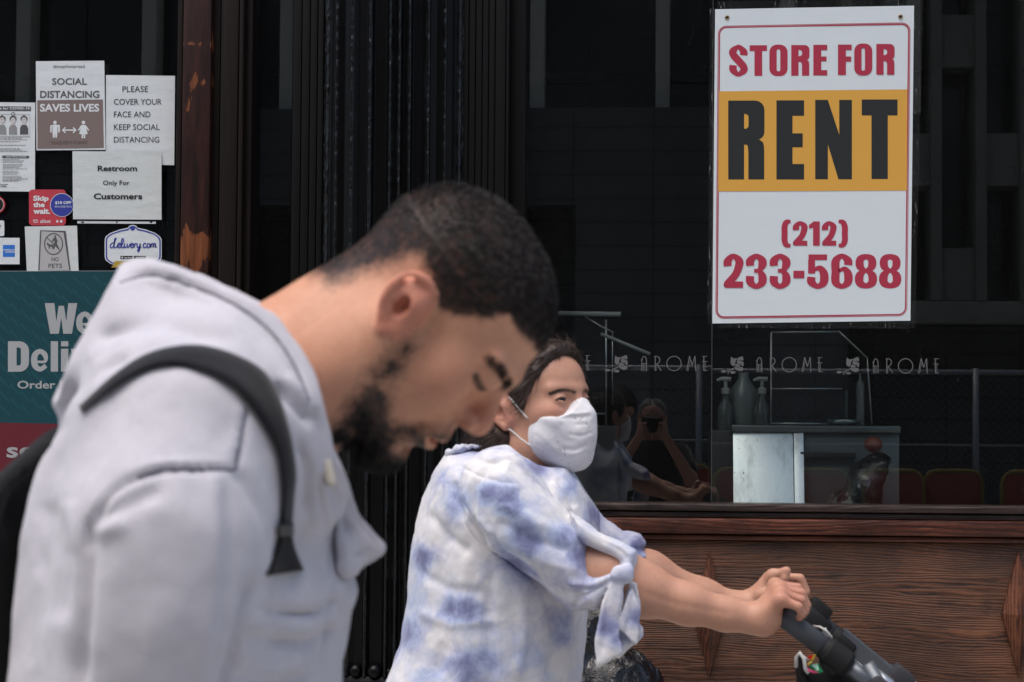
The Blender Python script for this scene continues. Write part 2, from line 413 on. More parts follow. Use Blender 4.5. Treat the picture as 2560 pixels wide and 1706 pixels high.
def jambmat():
    m=mat('stained_jamb',(.03,.01,.008),.35,spec=.35); t=NT(m)
    v=t.coords((7,7,.9)); n=t.noise(v,6,6,.65,.3)
    c=t.ramp(n,[(.3,(.008,.004,.004)),(.5,(.024,.009,.007)),(.75,(.045,.016,.011))])
    # patches where the dark stain has peeled to bare wood
    pn=t.noise(t.coords((5,5,1.5),loc=(.3,0,.15)),2.2,6,.62,.6)
    sz=t.n('ShaderNodeSeparateXYZ'); t.l(t.coords(),sz.inputs[0]); tot=pn
    for (v0,hw,amt) in ((612,.13,.26),(110,.05,.15),(205,.04,.08)):     # where the stain has worn through
        d=t.n('ShaderNodeMath',operation='SUBTRACT'); d.inputs[1].default_value=Z(487,v0,6.31); t.l(sz.outputs[2],d.inputs[0])
        e=t.n('ShaderNodeMath',operation='ABSOLUTE'); t.l(d.outputs[0],e.inputs[0]); mr=t.n('ShaderNodeMapRange'); mr.inputs[1].default_value=0; mr.inputs[2].default_value=hw; mr.inputs[3].default_value=amt; mr.inputs[4].default_value=0
        t.l(e.outputs[0],mr.inputs[0]); ad=t.n('ShaderNodeMath',operation='ADD'); t.l(tot,ad.inputs[0]); t.l(mr.outputs[0],ad.inputs[1]); tot=ad.outputs[0]
    pm=t.ramp(tot,[(.645,g(0)),(.66,g(1))])
    bare=t.ramp(t.noise(t.coords((40,40,2)),3,4,.6),[(.3,(.10,.032,.013)),(.7,(.22,.075,.03))])
    c=t.mix(pm,c,bare); t.l(c,t.b.inputs['Base Color']); t.bump(n,.3,.003)
    return m
M_jamb=jambmat()
def edgewood():
    m=mat('dark_edge_wood',(.012,.007,.006),.45,spec=.18); t=NT(m)
    n=t.noise(t.coords((60,60,1.2)),3,5,.7)
    c=t.ramp(n,[(.35,(.006,.0045,.004)),(.6,(.014,.009,.007)),(.82,(.05,.022,.013))]); t.l(c,t.b.inputs['Base Color']); t.bump(n,.3,.002); return m
M_edge=edgewood()
def ironpaint(name='black_iron_paint',sc=170,st=.6,r=.13,base=.0028):
    m=mat(name,g(base),r,spec=.5); t=NT(m)
    v=t.coords((1,1,.45)); n=t.noise(v,sc,4,.7); n2=t.noise(v,14,3,.5)
    c=t.ramp(n2,[(.3,g(base*.7)),(.7,(base*1.3,base*1.35,base*1.5))]); t.l(c,t.b.inputs['Base Color'])
    ad=t.n('ShaderNodeMath',operation='ADD'); t.l(n,ad.inputs[0]); t.l(n2,ad.inputs[1])
    t.bump(ad.outputs[0],st,.004); return m
M_iron=ironpaint('black_iron_paint',90,.10,.34,.0016); M_ridge=ironpaint('glint_ridge_paint',170,.5,.16,.004); M_flat=ironpaint('black_board_paint',60,.10,.55,.0016)  # ridge paint is lighter and glossier to bring up highlights on the flutes
for m_ in (M_iron,M_flat): m_.node_tree.nodes['Principled BSDF'].inputs['Specular IOR Level'].default_value=.18
M_black=mat('black_void',g(.002),.8,spec=.1)
def glassmat(name,ior=1.72,tint=(.93,.96,.95),dust=.005):
    m=bpy.data.materials.new(name); m.use_nodes=True; t=m.node_tree; t.nodes.clear()
    o=t.nodes.new('ShaderNodeOutputMaterial'); tr=t.nodes.new('ShaderNodeBsdfTransparent'); gl=t.nodes.new('ShaderNodeBsdfGlossy')
    fr=t.nodes.new('ShaderNodeFresnel'); mx=t.nodes.new('ShaderNodeMixShader'); df=t.nodes.new('ShaderNodeBsdfDiffuse'); m2=t.nodes.new('ShaderNodeMixShader')
    tr.inputs[0].default_value=(*tint,1); gl.inputs['Roughness'].default_value=0
    ge=t.nodes.new('ShaderNodeNewGeometry'); io=t.nodes.new('ShaderNodeMath'); io.operation='MULTIPLY_ADD'; io.inputs[1].default_value=1/ior-ior; io.inputs[2].default_value=ior   # same air-to-glass reflectance on both faces
    t.links.new(ge.outputs['Backfacing'],io.inputs[0]); t.links.new(io.outputs[0],fr.inputs[0])
    t.links.new(fr.outputs[0],mx.inputs[0]); t.links.new(tr.outputs[0],mx.inputs[1]); t.links.new(gl.outputs[0],mx.inputs[2])
    tc=t.nodes.new('ShaderNodeTexCoord'); nz=t.nodes.new('ShaderNodeTexNoise'); nz.inputs['Scale'].default_value=420; nz.inputs['Detail'].default_value=2
    t.links.new(tc.outputs['Object'],nz.inputs['Vector'])
    nz2=t.nodes.new('ShaderNodeTexNoise'); nz2.inputs['Scale'].default_value=3; nz2.inputs['Detail'].default_value=5; t.links.new(tc.outputs['Object'],nz2.inputs['Vector'])
    rp=t.nodes.new('ShaderNodeValToRGB'); e=rp.color_ramp.elements; e[0].position=.69; e[0].color=(0,0,0,1); e[1].position=.74; e[1].color=(.22,.22,.22,1)
    t.links.new(nz.outputs[0],rp.inputs[0])
    md=t.nodes.new('ShaderNodeMath'); md.operation='MULTIPLY_ADD'; md.inputs[1].default_value=dust; t.links.new(nz2.outputs[0],md.inputs[0]); t.links.new(rp.outputs[0],md.inputs[2])
    df.inputs[0].default_value=(.6,.62,.62,1)
    t.links.new(md.outputs[0],m2.inputs[0]); t.links.new(mx.outputs[0],m2.inputs[1]); t.links.new(df.outputs[0],m2.inputs[2])
    t.links.new(m2.outputs[0],o.inputs[0]); return m
M_glass=glassmat('window_glass'); M_guard=glassmat('case_glass',1.5,(.95,.98,.97),.004)
# ---- ground
def ground():
    def asph(name,c0,c1,sc):
        m=mat(name,c0,.85); t=NT(m); n=t.noise(t.coords(),sc,6,.7); t.l(t.ramp(n,[(.3,c0),(.7,c1)]),t.b.inputs['Base Color']); t.bump(n,.4,.006); return m
    A=asph('asphalt',g(.035),g(.065),60); B=asph('sidewalk_concrete',(.30,.29,.275),(.42,.41,.39),9)
    def sheet(name,x0,x1,y0,y1,z0,z1,m): return tag(MB().box((x0,y0,z0),(x1,y1,z1)).build(name,m),kind='structure')
    tag(MB().add([(-300,-300,-.16),(300,-300,-.16),(300,300,-.16),(-300,300,-.16)],[(0,1,2,3)]).build('ground',A),kind='structure')
    sheet('road',-120,120,-8.0,-1.6,-.156,-.13,A)
    sheet('sidewalk',-120,120,-1.45,6.2,-.155,0,B); sheet('kerb',-120,120,-1.6,-1.452,-.155,.002,asph('kerb_stone',g(.2),g(.3),20))
    sheet('far_sidewalk',-120,120,-13.9,-8.16,-.155,0,B); sheet('far_kerb',-120,120,-8.15,-8.0,-.155,.012,asph('far_kerb_stone',g(.3),g(.42),20))
ground()
# ---- storefront
store=empty('storefront',(0,6.4,0),'dark painted shop front of black iron column, worn oak panels and wide display glass','storefront')
def bar(mb,u0,u1,z0,z1,y0,y1,v=500,b=.003):
    mb.bbox((X(u0,v,y0),y0,z0),(X(u1,v,y0),y1,z1),b); return mb
TOP=3.9
# door jamb with its mouldings
j=MB()
bar(j,438,451,0,TOP,6.335,6.46); j.cur=1; bar(j,451.5,523,0,TOP,6.312,6.46,b=.006); j.cur=0
bar(j,523.5,546,0,TOP,6.352,6.46); bar(j,546.5,592,0,TOP,6.322,6.46,b=.006); bar(j,592.5,605,0,TOP,6.305,6.46,b=.008); bar(j,605.5,628,0,TOP,6.345,6.46,b=.01)
j.build('door_jamb',[M_edge,M_jamb],store,'auto')
# pilasters of grooved boards either side of the column
def pil(us,y,name):
    q=MB()
    for a,b in zip(us[:-1],us[1:]): bar(q,a+.6,b-.6,0,TOP,y,6.5,b=.0035)
    q.box((X(us[0]+2,500,y+.012),y+.012,0),(X(us[-1]-2,500,y+.012),6.49,TOP-.01)); return q.build(name,M_flat,store,'auto')
pil([727,750,771,790,806],6.30,'pilaster'); pil([1152,1169,1186,1203,1219,1235,1262,1271],6.285,'pilaster')
# fluted cast iron column
def column():
    xc=X(979,500,6.25); a=.2175; b=.135; y0=6.31
    us=[808,837,878,924,975,998,1023,1068,1107,1141]
    prof=[]; zb=Z(900,1690,6.2); N=240
    rid=sorted([min(max((X(u,500,6.2)-xc)/a,-.995),.995) for u in us])
    for i in range(N+1):
        s=-1+2*i/N; q=math.copysign(abs(s)**.75 if abs(s)<1 else 1,s); q=math.sin(s*math.pi/2)
        k=[r for r in rid if r<=q]; r0=max(k) if k else -1; k=[r for r in rid if r>q]; r1=min(k) if k else 1
        t=(q-r0)/max(r1-r0,1e-6); wdt=(r1-r0)*a
        d=min(q-r0,r1-q)*a
        nx,ny=q,-math.sqrt(max(1-q*q,0))
        h=.0065*math.exp(-(d/.0042)**2)-min(.014,.28*wdt)*smst(np.array([d]),.004,.012)[0]+.004*math.exp(-((d-.010)/.0025)**2)
        prof.append((xc+(a+h)*nx,y0+(b+h)*ny))
    zs=list(np.arange(zb,2.75,.0075))+list(np.linspace(2.8,TOP,8)); mb=MB(); n=len(prof)
    rnd=random.Random(3)
    for z in zs:
        for x,y in prof: mb.v.append((x,y,z))
    for i in range(len(zs)-1):
        for k in range(n-1): mb.f.append((i*n+k,i*n+k+1,(i+1)*n+k+1,(i+1)*n+k)); mb.mi.append(0)
    V=np.array(mb.v); hh=np.array([p[1]-(y0-b*math.sqrt(max(1-min(abs((p[0]-xc)/a),1)**2,0))) for p in prof]); ridge=np.tile(np.clip(-hh/.006,0,1),len(zs))
    nn=fbm(V*np.array([110,110,70]),2,2); V[:,1]-=(.0003+.0034*ridge)*nn+.0010*ridge*np.maximum(fbm(V*np.array([60,60,18]),6,2),0); mb.v=[tuple(q) for q in V]
    mb.mi=[1 if ridge[q[0]]>.45 else 0 for q in mb.f]; mb.build('fluted_column',[M_iron,M_ridge],store,True)
    bs=MB(); 
    prof2=[(.0,0),(.245,0),(.245,zb-.1),(.235,zb-.07),(.238,zb-.035),(.226,zb-.012),(.216,zb)]
    c=MB().lathe((0,0,0),[(r*.985,z) for r,z in prof2[1:]],48)
    bs.add([(xc+x,y0+y*.62,z) for x,y,z in c.v],c.f); bs.build('column_base',M_iron,store,'auto')
    bd=MB()
    for i in range(len(rid)-1):
        q=(rid[i]+rid[i+1])/2; wd=(rid[i+1]-rid[i])*a*.36
        bd.ball((xc+a*.985*q,y0-b*.985*math.sqrt(1-q*q),zb+.016),max(wd,.008),8,12)
    build_each(bd,'flute_stop',M_iron,store,True)
column()
# window bulkhead: sill, mouldings and oak panels with raised diamonds
UL,UR=1273,3300
def strip(name,v0,v1,y0,y1,m,b=.005,u0=UL):
    x0,x1=X(u0,1300,y0),X(UR,1300,y0); z1=Z(1900,v0,y0); z0=Z(1900,v1,y0)
    return MB().bbox((x0,y0,z0),(x1,y1,z1),b).build(name,m,store,'auto')
strip('window_sill',1261,1280,6.325,6.47,M_sill,.007); strip('sill_apron',1281.5,1296.5,6.338,6.46,M_sill,.004)
strip('moulding',1298,1337,6.318,6.46,M_mould,.006); strip('moulding',1338.5,1352.5,6.334,6.46,M_mould,.006)
zp=Z(1900,1353,6.35)
for (a,b) in ((UL,UR),):
    MB().bbox((X(a,1500,6.352),6.352,.16),(X(b,1500,6.352),6.46,zp),.003).build('oak_panel',M_panel,store,'auto')
MB().bbox((X(UL,1500,6.35),6.33,0.0),(X(UR,1500,6.35),6.46,.157),.006).build('kick_board',M_mould,store,'auto')
for uc in (1773,2545):
    x,zt,zb=X(uc,1530,6.35),Z(uc,1378,6.35),Z(uc,1692,6.35); zc=(zt+zb)/2; hw=.0515; d=6.351
    q=MB()
    V=[(x,d,zt),(x+hw,d,zc),(x,d,zb),(x-hw,d,zc)]; V2=[(x,d-.012,zt-.004),(x+hw-.001,d-.012,zc),(x,d-.012,zb+.004),(x-hw+.001,d-.012,zc)]
    q.add(V+V2+[(x,d-.052,zc)],[(0,4,5,1),(1,5,6,2),(2,6,7,3),(3,7,4,0),(4,8,5),(5,8,6),(6,8,7),(7,8,4)])
    q.build('diamond_moulding',M_diam,store)
# window frame / returns
zs0=Z(1900,1262,6.4)
MB().bbox((X(1271.5,500,6.33),6.33,zs0),(X(1312,500,6.33),6.5,TOP),.004).build('window_return',mat('return_black',g(.0025),.5,spec=.2),store,'auto')
fr=MB(); fr.bbox((X(1309,500,6.388),6.388,zs0+.001),(X(1315,500,6.388),6.42,TOP-.002),.001); fr.build('window_stop',M_edge,store,'auto')
MB().bbox((-6,6.2,TOP),(7,6.5,4.6),.01).build('fascia',M_flat,store,'auto')
def pane(u0,u1,z0,z1,tilt=0,twist=0,y=6.40):
    x0,x1=X(u0,600,y),X(u1,600,y); c=Vector(((x0+x1)/2,y,(z0+z1)/2))
    M=Matrix.Translation(c)@Matrix.Rotation(tilt,4,'X')@Matrix.Rotation(twist,4,'Z')
    return MB().box((-(x1-x0)/2,-.003,-(z1-z0)/2),((x1-x0)/2,.003,(z1-z0)/2),M).build('window_pane',M_glass,store)
pane(1315,1779.5,zs0,TOP); pane(1782,3050,zs0,TOP,-.0010)
pane(629,726,.45,TOP,0,.0,6.42); pane(-420,437.5,.35,TOP,.0004,.004,6.42)
jt=MB(); jt.box((X(1779.8,600,6.4),6.396,zs0),(X(1781.7,600,6.4),6.404,TOP)); jt.build('pane_joint',mat('silicone',g(.06),.3),store)
# rest of the frontage beyond the picture
o=MB(); o.bbox((-6,6.3,0),(X(-420,600,6.42),6.5,TOP),.01); o.build('side_wall',M_flat,store,'auto')
o=MB(); o.bbox((X(3052,600,6.4),6.3,zs0+.001),(7,6.5,TOP),.01); o.build('side_wall',M_flat,store,'auto')
kp=MB(); kp.bbox((X(-419,600,6.42),6.36,0),(X(437,600,6.42),6.46,.345),.004); kp.bbox((X(629,600,6.42),6.36,0),(X(726,600,6.42),6.46,.445),.004); build_each(kp,'kick_plate',M_edge,store,'auto')
up=MB(); up.box((-6,6.3,4.6),(7,7,7.5)); up.build('upper_wall',mat('dark_brick',(.06,.05,.045),.8),store)
# interior
rm=MB()
x0,x1,y0,y1,z0,z1=-5,6.5,6.5,13,.35,3.7
rm.add([(x0,y0,z0),(x1,y0,z0),(x1,y1,z0),(x0,y1,z0),(x0,y0,z1),(x1,y0,z1),(x1,y1,z1),(x0,y1,z1)],[(0,1,2,3),(4,7,6,5),(2,6,7,3),(0,3,7,4),(1,5,6,2)])
rm.build('interior_room',mat('dark_interior',g(.005),.9,spec=.05),store)
sh=MB(); sh.box((-5.2,6.47,3.71),(6.7,13.2,3.9)); sh.box((-5.2,13.05,0),(6.7,13.2,3.9)); build_each(sh,'roof_slab',M_black,store)
# ================================================================ ACROSS THE STREET (seen mirrored in the glass)
def conc(name,a,b,st=.25):
    m=mat(name,a,.85,spec=.2); t=NT(m); n=t.noise(t.coords((1,1,.4)),1.6,6,.65); n2=t.noise(t.coords(),40,3)
    t.l(t.mix(n2,t.ramp(n,[(.3,a),(.7,b)]),tuple(.8*q for q in a)),t.b.inputs['Base Color']); t.bump(n2,st,.01); return m
OB=-14.0
opp=empty('office_building',(0,OB,0),'concrete office block across the street, mirrored in the dark glass','building')
M_pier=conc('pier_concrete',(.68,.64,.53),(.78,.74,.62)); M_span=conc('spandrel_concrete',(.26,.245,.20),(.36,.335,.28))
def tiles():
    m=mat('wall_tiles',g(.1),.75,spec=.2); t=NT(m); br=t.n('ShaderNodeTexBrick'); br.offset=0
    c=t.n('ShaderNodeTexCoord'); sx=t.n('ShaderNodeSeparateXYZ'); cb=t.n('ShaderNodeCombineXYZ')
    t.l(c.outputs['Object'],sx.inputs[0]); t.l(sx.outputs[0],cb.inputs[0]); t.l(sx.outputs[2],cb.inputs[1]); t.l(cb.outputs[0],br.inputs[0])
    for k,v in (('Scale',1),('Mortar Size',.012),('Brick Width',1.06),('Row Height',.315),('Mortar Smooth',.3)): br.inputs[k].default_value=v
    br.inputs['Color1'].default_value=(.13,.125,.12,1); br.inputs['Color2'].default_value=(.155,.15,.145,1); br.inputs['Mortar'].default_value=(.02,.02,.02,1)
    t.l(t.mix(t.noise(t.coords(),.8,5,.6),br.outputs[0],g(.05)),t.b.inputs['Base Color']); return m
M_tiles=tiles(); M_dkglass=mat('dark_office_glass',g(.006),.12,spec=.3)
xs=lambda u: float(PM(u,500,OB)[0]); zz=lambda v: float(PM(1632,v,OB)[2])
xl,xm,xr=xs(-3500),xs(2120),xs(4600); zt=13.0
q=MB(); q.box((xl,OB-.5,0),(xs(560),OB-.02,zz(268))); q.box((xs(1440),OB-.5,0),(xm,OB-.02,zz(268))); q.box((xs(560),OB-.5,zz(512)),(xs(1440),OB-.02,zz(268)))
q.box((xl,OB-6,0),(xr,OB-3,zt)); build_each(q,'wall',[M_tiles],opp)
q=MB(); q.box((xl,OB-.75,zz(268)),(xm,OB-.7,zt-1.5)); q.build('window_band',M_dkglass,opp)
q=MB(); q.box((xl,OB-.9,zt-1.5),(xm,OB-.01,zt)); q.build('parapet',M_pier,opp)
for k in range(-9,5):
    u=1320+k*317.5; w=MB(); w.bbox((xs(u),OB-.69,zz(268.5)),(xs(u+36),OB-.24,zt-1.502),.01); w.build('pier',M_pier,opp,'auto')
    w=MB(); w.box((xs(u+150),OB-.69,zz(268.5)),(xs(u+156),OB-.62,zt-1.502)); w.box((xs(u+37),OB-.69,zz(186)),(xs(u+149),OB-.62,zz(182))); build_each(w,'mullion',mat('mullion',g(.012),.5) if k==-9 else bpy.data.materials['mullion'],opp)
q=MB(); q.box((xm,OB-.9,zz(0)-0.4),(xr,OB-.8,zt)); q.box((xm,OB-.9,zz(798)),(xr,OB-.8,zz(0)-.4)); build_each(q,'window_band',M_dkglass,opp)
q=MB(); q.bbox((xm,OB-.4,zz(798)),(xr,OB-.05,zz(742)),.01); q.build('lintel',M_span,opp,'auto')
for k in range(0,16):
    u=2104+k*112.4; w=MB(); w.bbox((xs(u),OB-.79,zz(741)),(xs(u+27),OB-.02,zt),.01); w.build('pier',M_span,opp,'auto')
    w=MB()
    for r in range(-4,4):
        v0=(30 if k%2==0 else 325)+r*(580 if k%2==0 else 580)
        a,b=zz(v0+130),zz(v0); a=max(a,zz(741)); 
        if b>a+.05 and a<zt: w.box((xs(u+27.5),OB-.75,a),(xs(u+111.5),OB-.12,min(b,zt)))
    if w.v: build_each(w,'spandrel',M_span,opp)
# chain link fence
FY=-9.2
zf=float(PM(1900,921,FY)[2])
fen=empty('chain_link_fence',(0,FY,0),'tall chain link fence across the street, mirrored in the right-hand glass','fence')
M_galv=mat('galvanised',(.30,.31,.32),.4,.6)
xa,xb=float(PM(500,900,FY)[0]),float(PM(3600,900,FY)[0])
MB().tube([(xa,FY,zf),(xb,FY,zf)],.028,8).build('rail',M_galv,fen,True); MB().tube([(xa,FY,zf-.78),(xb,FY,zf-.78)],.013,6).build('rail',M_galv,fen,True)
for k in range(-3,3):
    x=float(PM(2437+k*690,900,FY)[0]); MB().tube([(x,FY+.05,0.0),(x,FY+.05,zf+.04)],.036,10).build('post',M_galv,fen,True)
q=MB(); st=.085
for k in range(int((xb-xa)/st)):
    x=xa+k*st
    for sgn in (1,-1):
        h=zf-.06; a=(x,FY-.006*sgn,.06); b=(x+sgn*h,FY-.006*sgn,zf)
        if sgn<0 and b[0]<xa: continue
        q.tube([a,b],.003,3,False)
q.build('mesh',mat('fence_wire',(.2,.2,.2),.5,.5),fen)
# orange barricades
BY=-8.9
M_or=mat('orange_plastic',(.30,.032,.012),.5); M_ye=mat('yellow_tube',(.30,.20,.025),.45)
def barricade():
    r=empty('barricade',(0,BY,0),'orange street barricade with yellow tube frame, mirrored in the low window','barricade','orange barricades mirrored in the glass')
    w,h=.31,1.0
    pts=[(-w,BY,.02),(-w,BY,h-.14)]+[(-w+.14-.14*math.cos(a),BY,h-.14+.14*math.sin(a)) for a in np.linspace(.3,math.pi/2,5)]+[(w-.14+.14*math.sin(a),BY,h-.14+.14*math.cos(a)) for a in np.linspace(0,math.pi/2-.3,5)]+[(w,BY,h-.14),(w,BY,.02)]
    MB().tube(pts,.019,8).build('frame',M_ye,r,True)
    MB().bbox((-w+.018,BY-.012,.16),(w-.018,BY+.012,h-.03),.01).build('panel',M_or,r,'auto')
    for sx in (-w,w): MB().bbox((sx-.025,BY-.28,0),(sx+.025,BY+.28,.02),.005).build('foot',M_ye,r,'auto')
    return r
b0=barricade(); bx0=float(PM(2398,1160,BY)[0]); pitch=.735
for k in range(-5,4):
    o=b0
    if k!=-5:
        o=b0.copy(); COL.objects.link(o)
        for ch in b0.children: c=ch.copy(); c.parent=o; COL.objects.link(c)
    o.location=(bx0+k*pitch+.05*((k*7)%3-1),BY+.09*((k*5)%3-1),0); o.rotation_euler=(0,0,.09*((k*11)%5-2)/2)
# ================================================================ INSIDE THE WINDOW
CY=6.74
cart=empty('serving_cart',(X(2040,1100,CY),CY+.25,.35),'dented steel serving cart with a front coloured bright as mirrored sky behind the display glass','cart')
def sky_metal():  # steel coloured pale to carry the sky's reflection
    m=mat('sky_bright_metal',(.88,.91,.90),.42,.75,spec=.5); t=NT(m); n=t.noise(t.coords((3,3,1)),7,5,.65); n2=t.noise(t.coords((1,1,1)),60,2,.5)
    c=t.ramp(n,[(.32,(.6,.61,.6)),(.5,(.88,.91,.90))]); t.l(t.mix(t.ramp(n2,[(.70,g(0)),(.74,g(1))]),c,(.25,.25,.24)),t.b.inputs['Base Color']); t.bump(n,.15,.01); return m
M_wm=sky_metal(); M_steel=mat('brushed_steel',(.42,.43,.43),.3,.9); M_steel2=mat('dull_steel',(.13,.14,.14),.42,.8)
def cb(name,u0,u1,v0,v1,y0,y1,m,b=.004):
    return MB().bbox((X(u0,1100,y0),y0,Z(2040,v1,y0)),(X(u1,1100,y0),y1,Z(2040,v0,y0)),b).build(name,m,cart,'auto')
cb('counter_top',1828,2252,1064,1083,CY-.02,CY+.5,M_steel2,.006)
for (ua,ub,th) in ((1832,1982,.006),(1983.5,2008,.010)):     # cart's steel front, its shape tilted to mirror the sky and look brighter
    zt_=Z(2040,1084,CY); hgt=zt_-.42; q=MB(); q.bbox((X(ua,1100,CY),-th,-hgt),(X(ub,1100,CY),0,0),.002)
    mm=Matrix.Translation((0,CY-.004,zt_))@Matrix.Rotation(R_(-13),4,'X'); q.v=[tuple(mm@Vector(p)) for p in q.v]; q.build('sky_tilted_front',M_wm,cart,'auto')
cb('steel_front',2009,2248,1084,1560,CY+.004,CY+.022,M_steel2,.003); cb('shelf_bracket',2000,2140,1130,1147,CY-.03,CY+.003,mat('bracket_black',g(.01),.5),.003)  # this half's dark reflection is put into the dull steel colour
cb('carcass',1836,2246,1085,1558,CY+.024,CY+.48,M_steel2,.003)
rv=MB()
for (u,v) in ((1838,1090),(1932,1086),(1986,1092),(2003,1094),(2006,1108)): rv.ball((X(u,v,CY-.004),CY-.002,Z(u,v,CY-.004)),.0045,6,8)
build_each(rv,'rivet',mat('rust_spot',(.05,.04,.035),.6),cart,True)
# sneeze guards
def guard(label,rails,panes,y):
    xs_=[p for r in rails for p in r[0]]
    r=empty('sneeze_guard',tuple(PV(*rails[0][0][0],y)),label,'sneeze guard')
    for pts,rad,m in rails: MB().tube([PV(u,v,y) for u,v in pts],rad,8).build('rail',m,r,True)
    for pl in panes:
        n=len(pl); f=[PV(u,v,y+.012) for u,v in pl]; b=[p+Vector((0,.005,0)) for p in f]
        MB().add(f+b,[tuple(range(n)),tuple(range(2*n-1,n-1,-1))]+[((i+1)%n,i,n+i,n+(i+1)%n) for i in range(n)]).build('glass_panel',M_guard,r)
    return r
M_rail=mat('chrome_rail',(.40,.42,.42),.28,.8); M_tube=mat('light_tube',(.34,.36,.36),.35)
guard('clear sneeze guard with thin steel edges standing on the steel cart',[([(1928,831),(2098,829)],.0025,M_rail),([(2098,829),(2168,895)],.0025,M_rail),([(1928,831),(1927,1062)],.0028,M_rail),([(1928,972),(2105,972)],.0022,M_rail),([(1928,1059),(2070,1060)],.003,M_rail),([(2168,895),(2180,1062)],.002,M_rail)],
      [[(1928,831),(1927,1060),(2180,1062),(2168,895),(2098,829)]],CY+.05)
g2=guard('taller sneeze guard with a sloping tube, left of the pane joint',[([(1395,784),(1552,786)],.0085,M_tube),([(1502,835),(1625,886)],.006,M_tube),([(1515,800),(1515,1063)],.0035,M_rail),([(1531,832),(1531,1012)],.002,M_rail),([(1420,1033),(1515,1035)],.003,M_rail),([(1462,792),(1500,815),(1535,832)],.003,M_rail)],
      [[(1400,790),(1400,1060),(1514,1063),(1514,800)],[(1532,836),(1532,1010),(1622,1010),(1622,890)]],CY+.3)
MB().bbox((X(1380,1100,CY+.25),CY+.25,.35),(X(1545,1100,CY+.25),CY+.6,Z(1450,1064,CY+.25)),.006).build('counter',mat('counter_black',g(.01),.5),g2,'auto')
# bottles on the cart and beside it
zc=Z(2040,1063,CY+.1)
sid=MB(); sid.bbox((X(1778,1100,CY+.14),CY+.12,.35),(X(1935,1100,CY+.14),CY+.5,zc-.02),.006)
tag(sid.build('side_table',mat('table_black',g(.008),.5),None,'auto'),'black side table under the syrup pumps, left of the steel cart','table')
M_jug=mat('cloudy_plastic',(.10,.12,.12),.35); M_pump=mat('pump_plastic',(.22,.235,.235),.35); M_clr=mat('clear_plastic_dull',(.05,.06,.06),.2)
def pumpb(u,lab):
    y=CY+.2; z0=zc-.02; x=X(u,1000,y); r=empty('pump_bottle',(x,y,z0),lab,'bottle')
    zt=Z(u,985,y); MB().lathe((x,y,0),[(.026,z0),(.028,z0+.02),(.028,zt-.045),(.012,zt-.02),(.012,zt)],16).build('bottle',M_clr,r,'auto')
    zh=Z(u,953,y); q=MB(); q.lathe((x,y,0),[(.015,zt),(.015,zt+.018),(.006,zt+.022),(.006,zh)],12); q.tube([(x-.03,y,zh+.002),(x-.012,y,zh+.008),(x+.018,y,zh+.006)],[.004,.007,.008],8); q.build('pump_head',M_pump,r,'auto')
pumpb(1814,'left one of the two white pump bottles beside the cloudy jug'); pumpb(1905,'right one of the two white pump bottles, next to the sneeze guard')
y=CY+.26; x=X(1859,1000,y); z0=zc-.02; zt=Z(1859,932,y)
MB().lathe((x,y,0),[(.05,z0),(.052,z0+.02),(.052,zt-.09),(.045,zt-.06),(.018,zt-.02),(.016,zt)],20).build('cloudy_jug',M_jug,None,'auto')
tag(bpy.data.objects['cloudy_jug'],'big cloudy plastic jug standing between two pump bottles','jug')
y=CY+.12; x=X(2150,1000,y)
tag(MB().lathe((x,y,0),[(.0135,zc),(.0135,Z(2150,960,y)),(.004,Z(2150,950,y)),(.003,Z(2150,935,y))],14).build('white_tube',mat('pale_tube',(.16,.155,.16),.4),None,'auto'),'pale slim tube standing at the right of the steel cart top','tube')
x=X(2116,1000,y)
tag(MB().lathe((x,y,0),[(.006,zc),(.004,zc+.02),(.006,zc+.05),(.004,zc+.09),(.007,Z(2116,985,y)),(.003,Z(2116,975,y))],12).build('dark_whisk',M_clr,None,'auto'),'slim dark utensil standing between the pale tube and ring tin','utensil')
x=X(2110,1056,y); q=MB(); q.tube([(x+.05*math.cos(a),y+.05*math.sin(a),zc+.012) for a in np.linspace(0,2*math.pi,24)],.008,8,False)
tag(q.build('ring_tin',M_rail,None,True),'shallow shiny ring tin lying on the steel cart top','tin')
# ================================================================ SIGNS AND PAPERS ON THE GLASS
def decal_poly(mb,pts,y,eps=0):
    """flat polygon given in photo pixels on the plane y"""
    k=len(mb.v); mb.v+=[tuple(P(u,v,y-eps)) for u,v in pts]; mb.f.append(tuple(k+i for i in range(len(pts)))); mb.mi.append(mb.cur); return mb
def ribbon(mb,pts,hw,y,eps=0,n=6,closed=False,straight=False):
    """stroke of varying half width (pixels) along a pixel path"""
    P2=np.array(pts,float); H=np.array(hw if hasattr(hw,'__len__') else [hw]*len(pts),float)
    if straight: C=P2; Hs=H
    else:
        C3=catmull(np.c_[P2,H],n,closed); C=C3[:,:2]; Hs=C3[:,2]
    N=len(C); L=[];Rr=[]
    for i in range(N):
        if closed: t=C[(i+1)%N]-C[i-1]
        else: t=C[min(i+1,N-1)]-C[max(i-1,0)]
        t=t/(np.hypot(*t)+1e-9); nn=np.array([-t[1],t[0]]); s=1.0
        if straight and 0<i<N-1:
            a=C[i]-C[i-1]; a=a/np.hypot(*a); na=np.array([-a[1],a[0]]); s=1/max(na@nn,.4)
        L.append(C[i]+nn*Hs[i]*s); Rr.append(C[i]-nn*Hs[i]*s)
    k=len(mb.v)
    for a,b in zip(L,Rr): mb.v.append(tuple(P(*a,y-eps))); mb.v.append(tuple(P(*b,y-eps)))
    M=N if closed else N-1
    for i in range(M):
        j=(i+1)%N; mb.f.append((k+2*i,k+2*i+1,k+2*j+1,k+2*j)); mb.mi.append(mb.cur)
    return mb
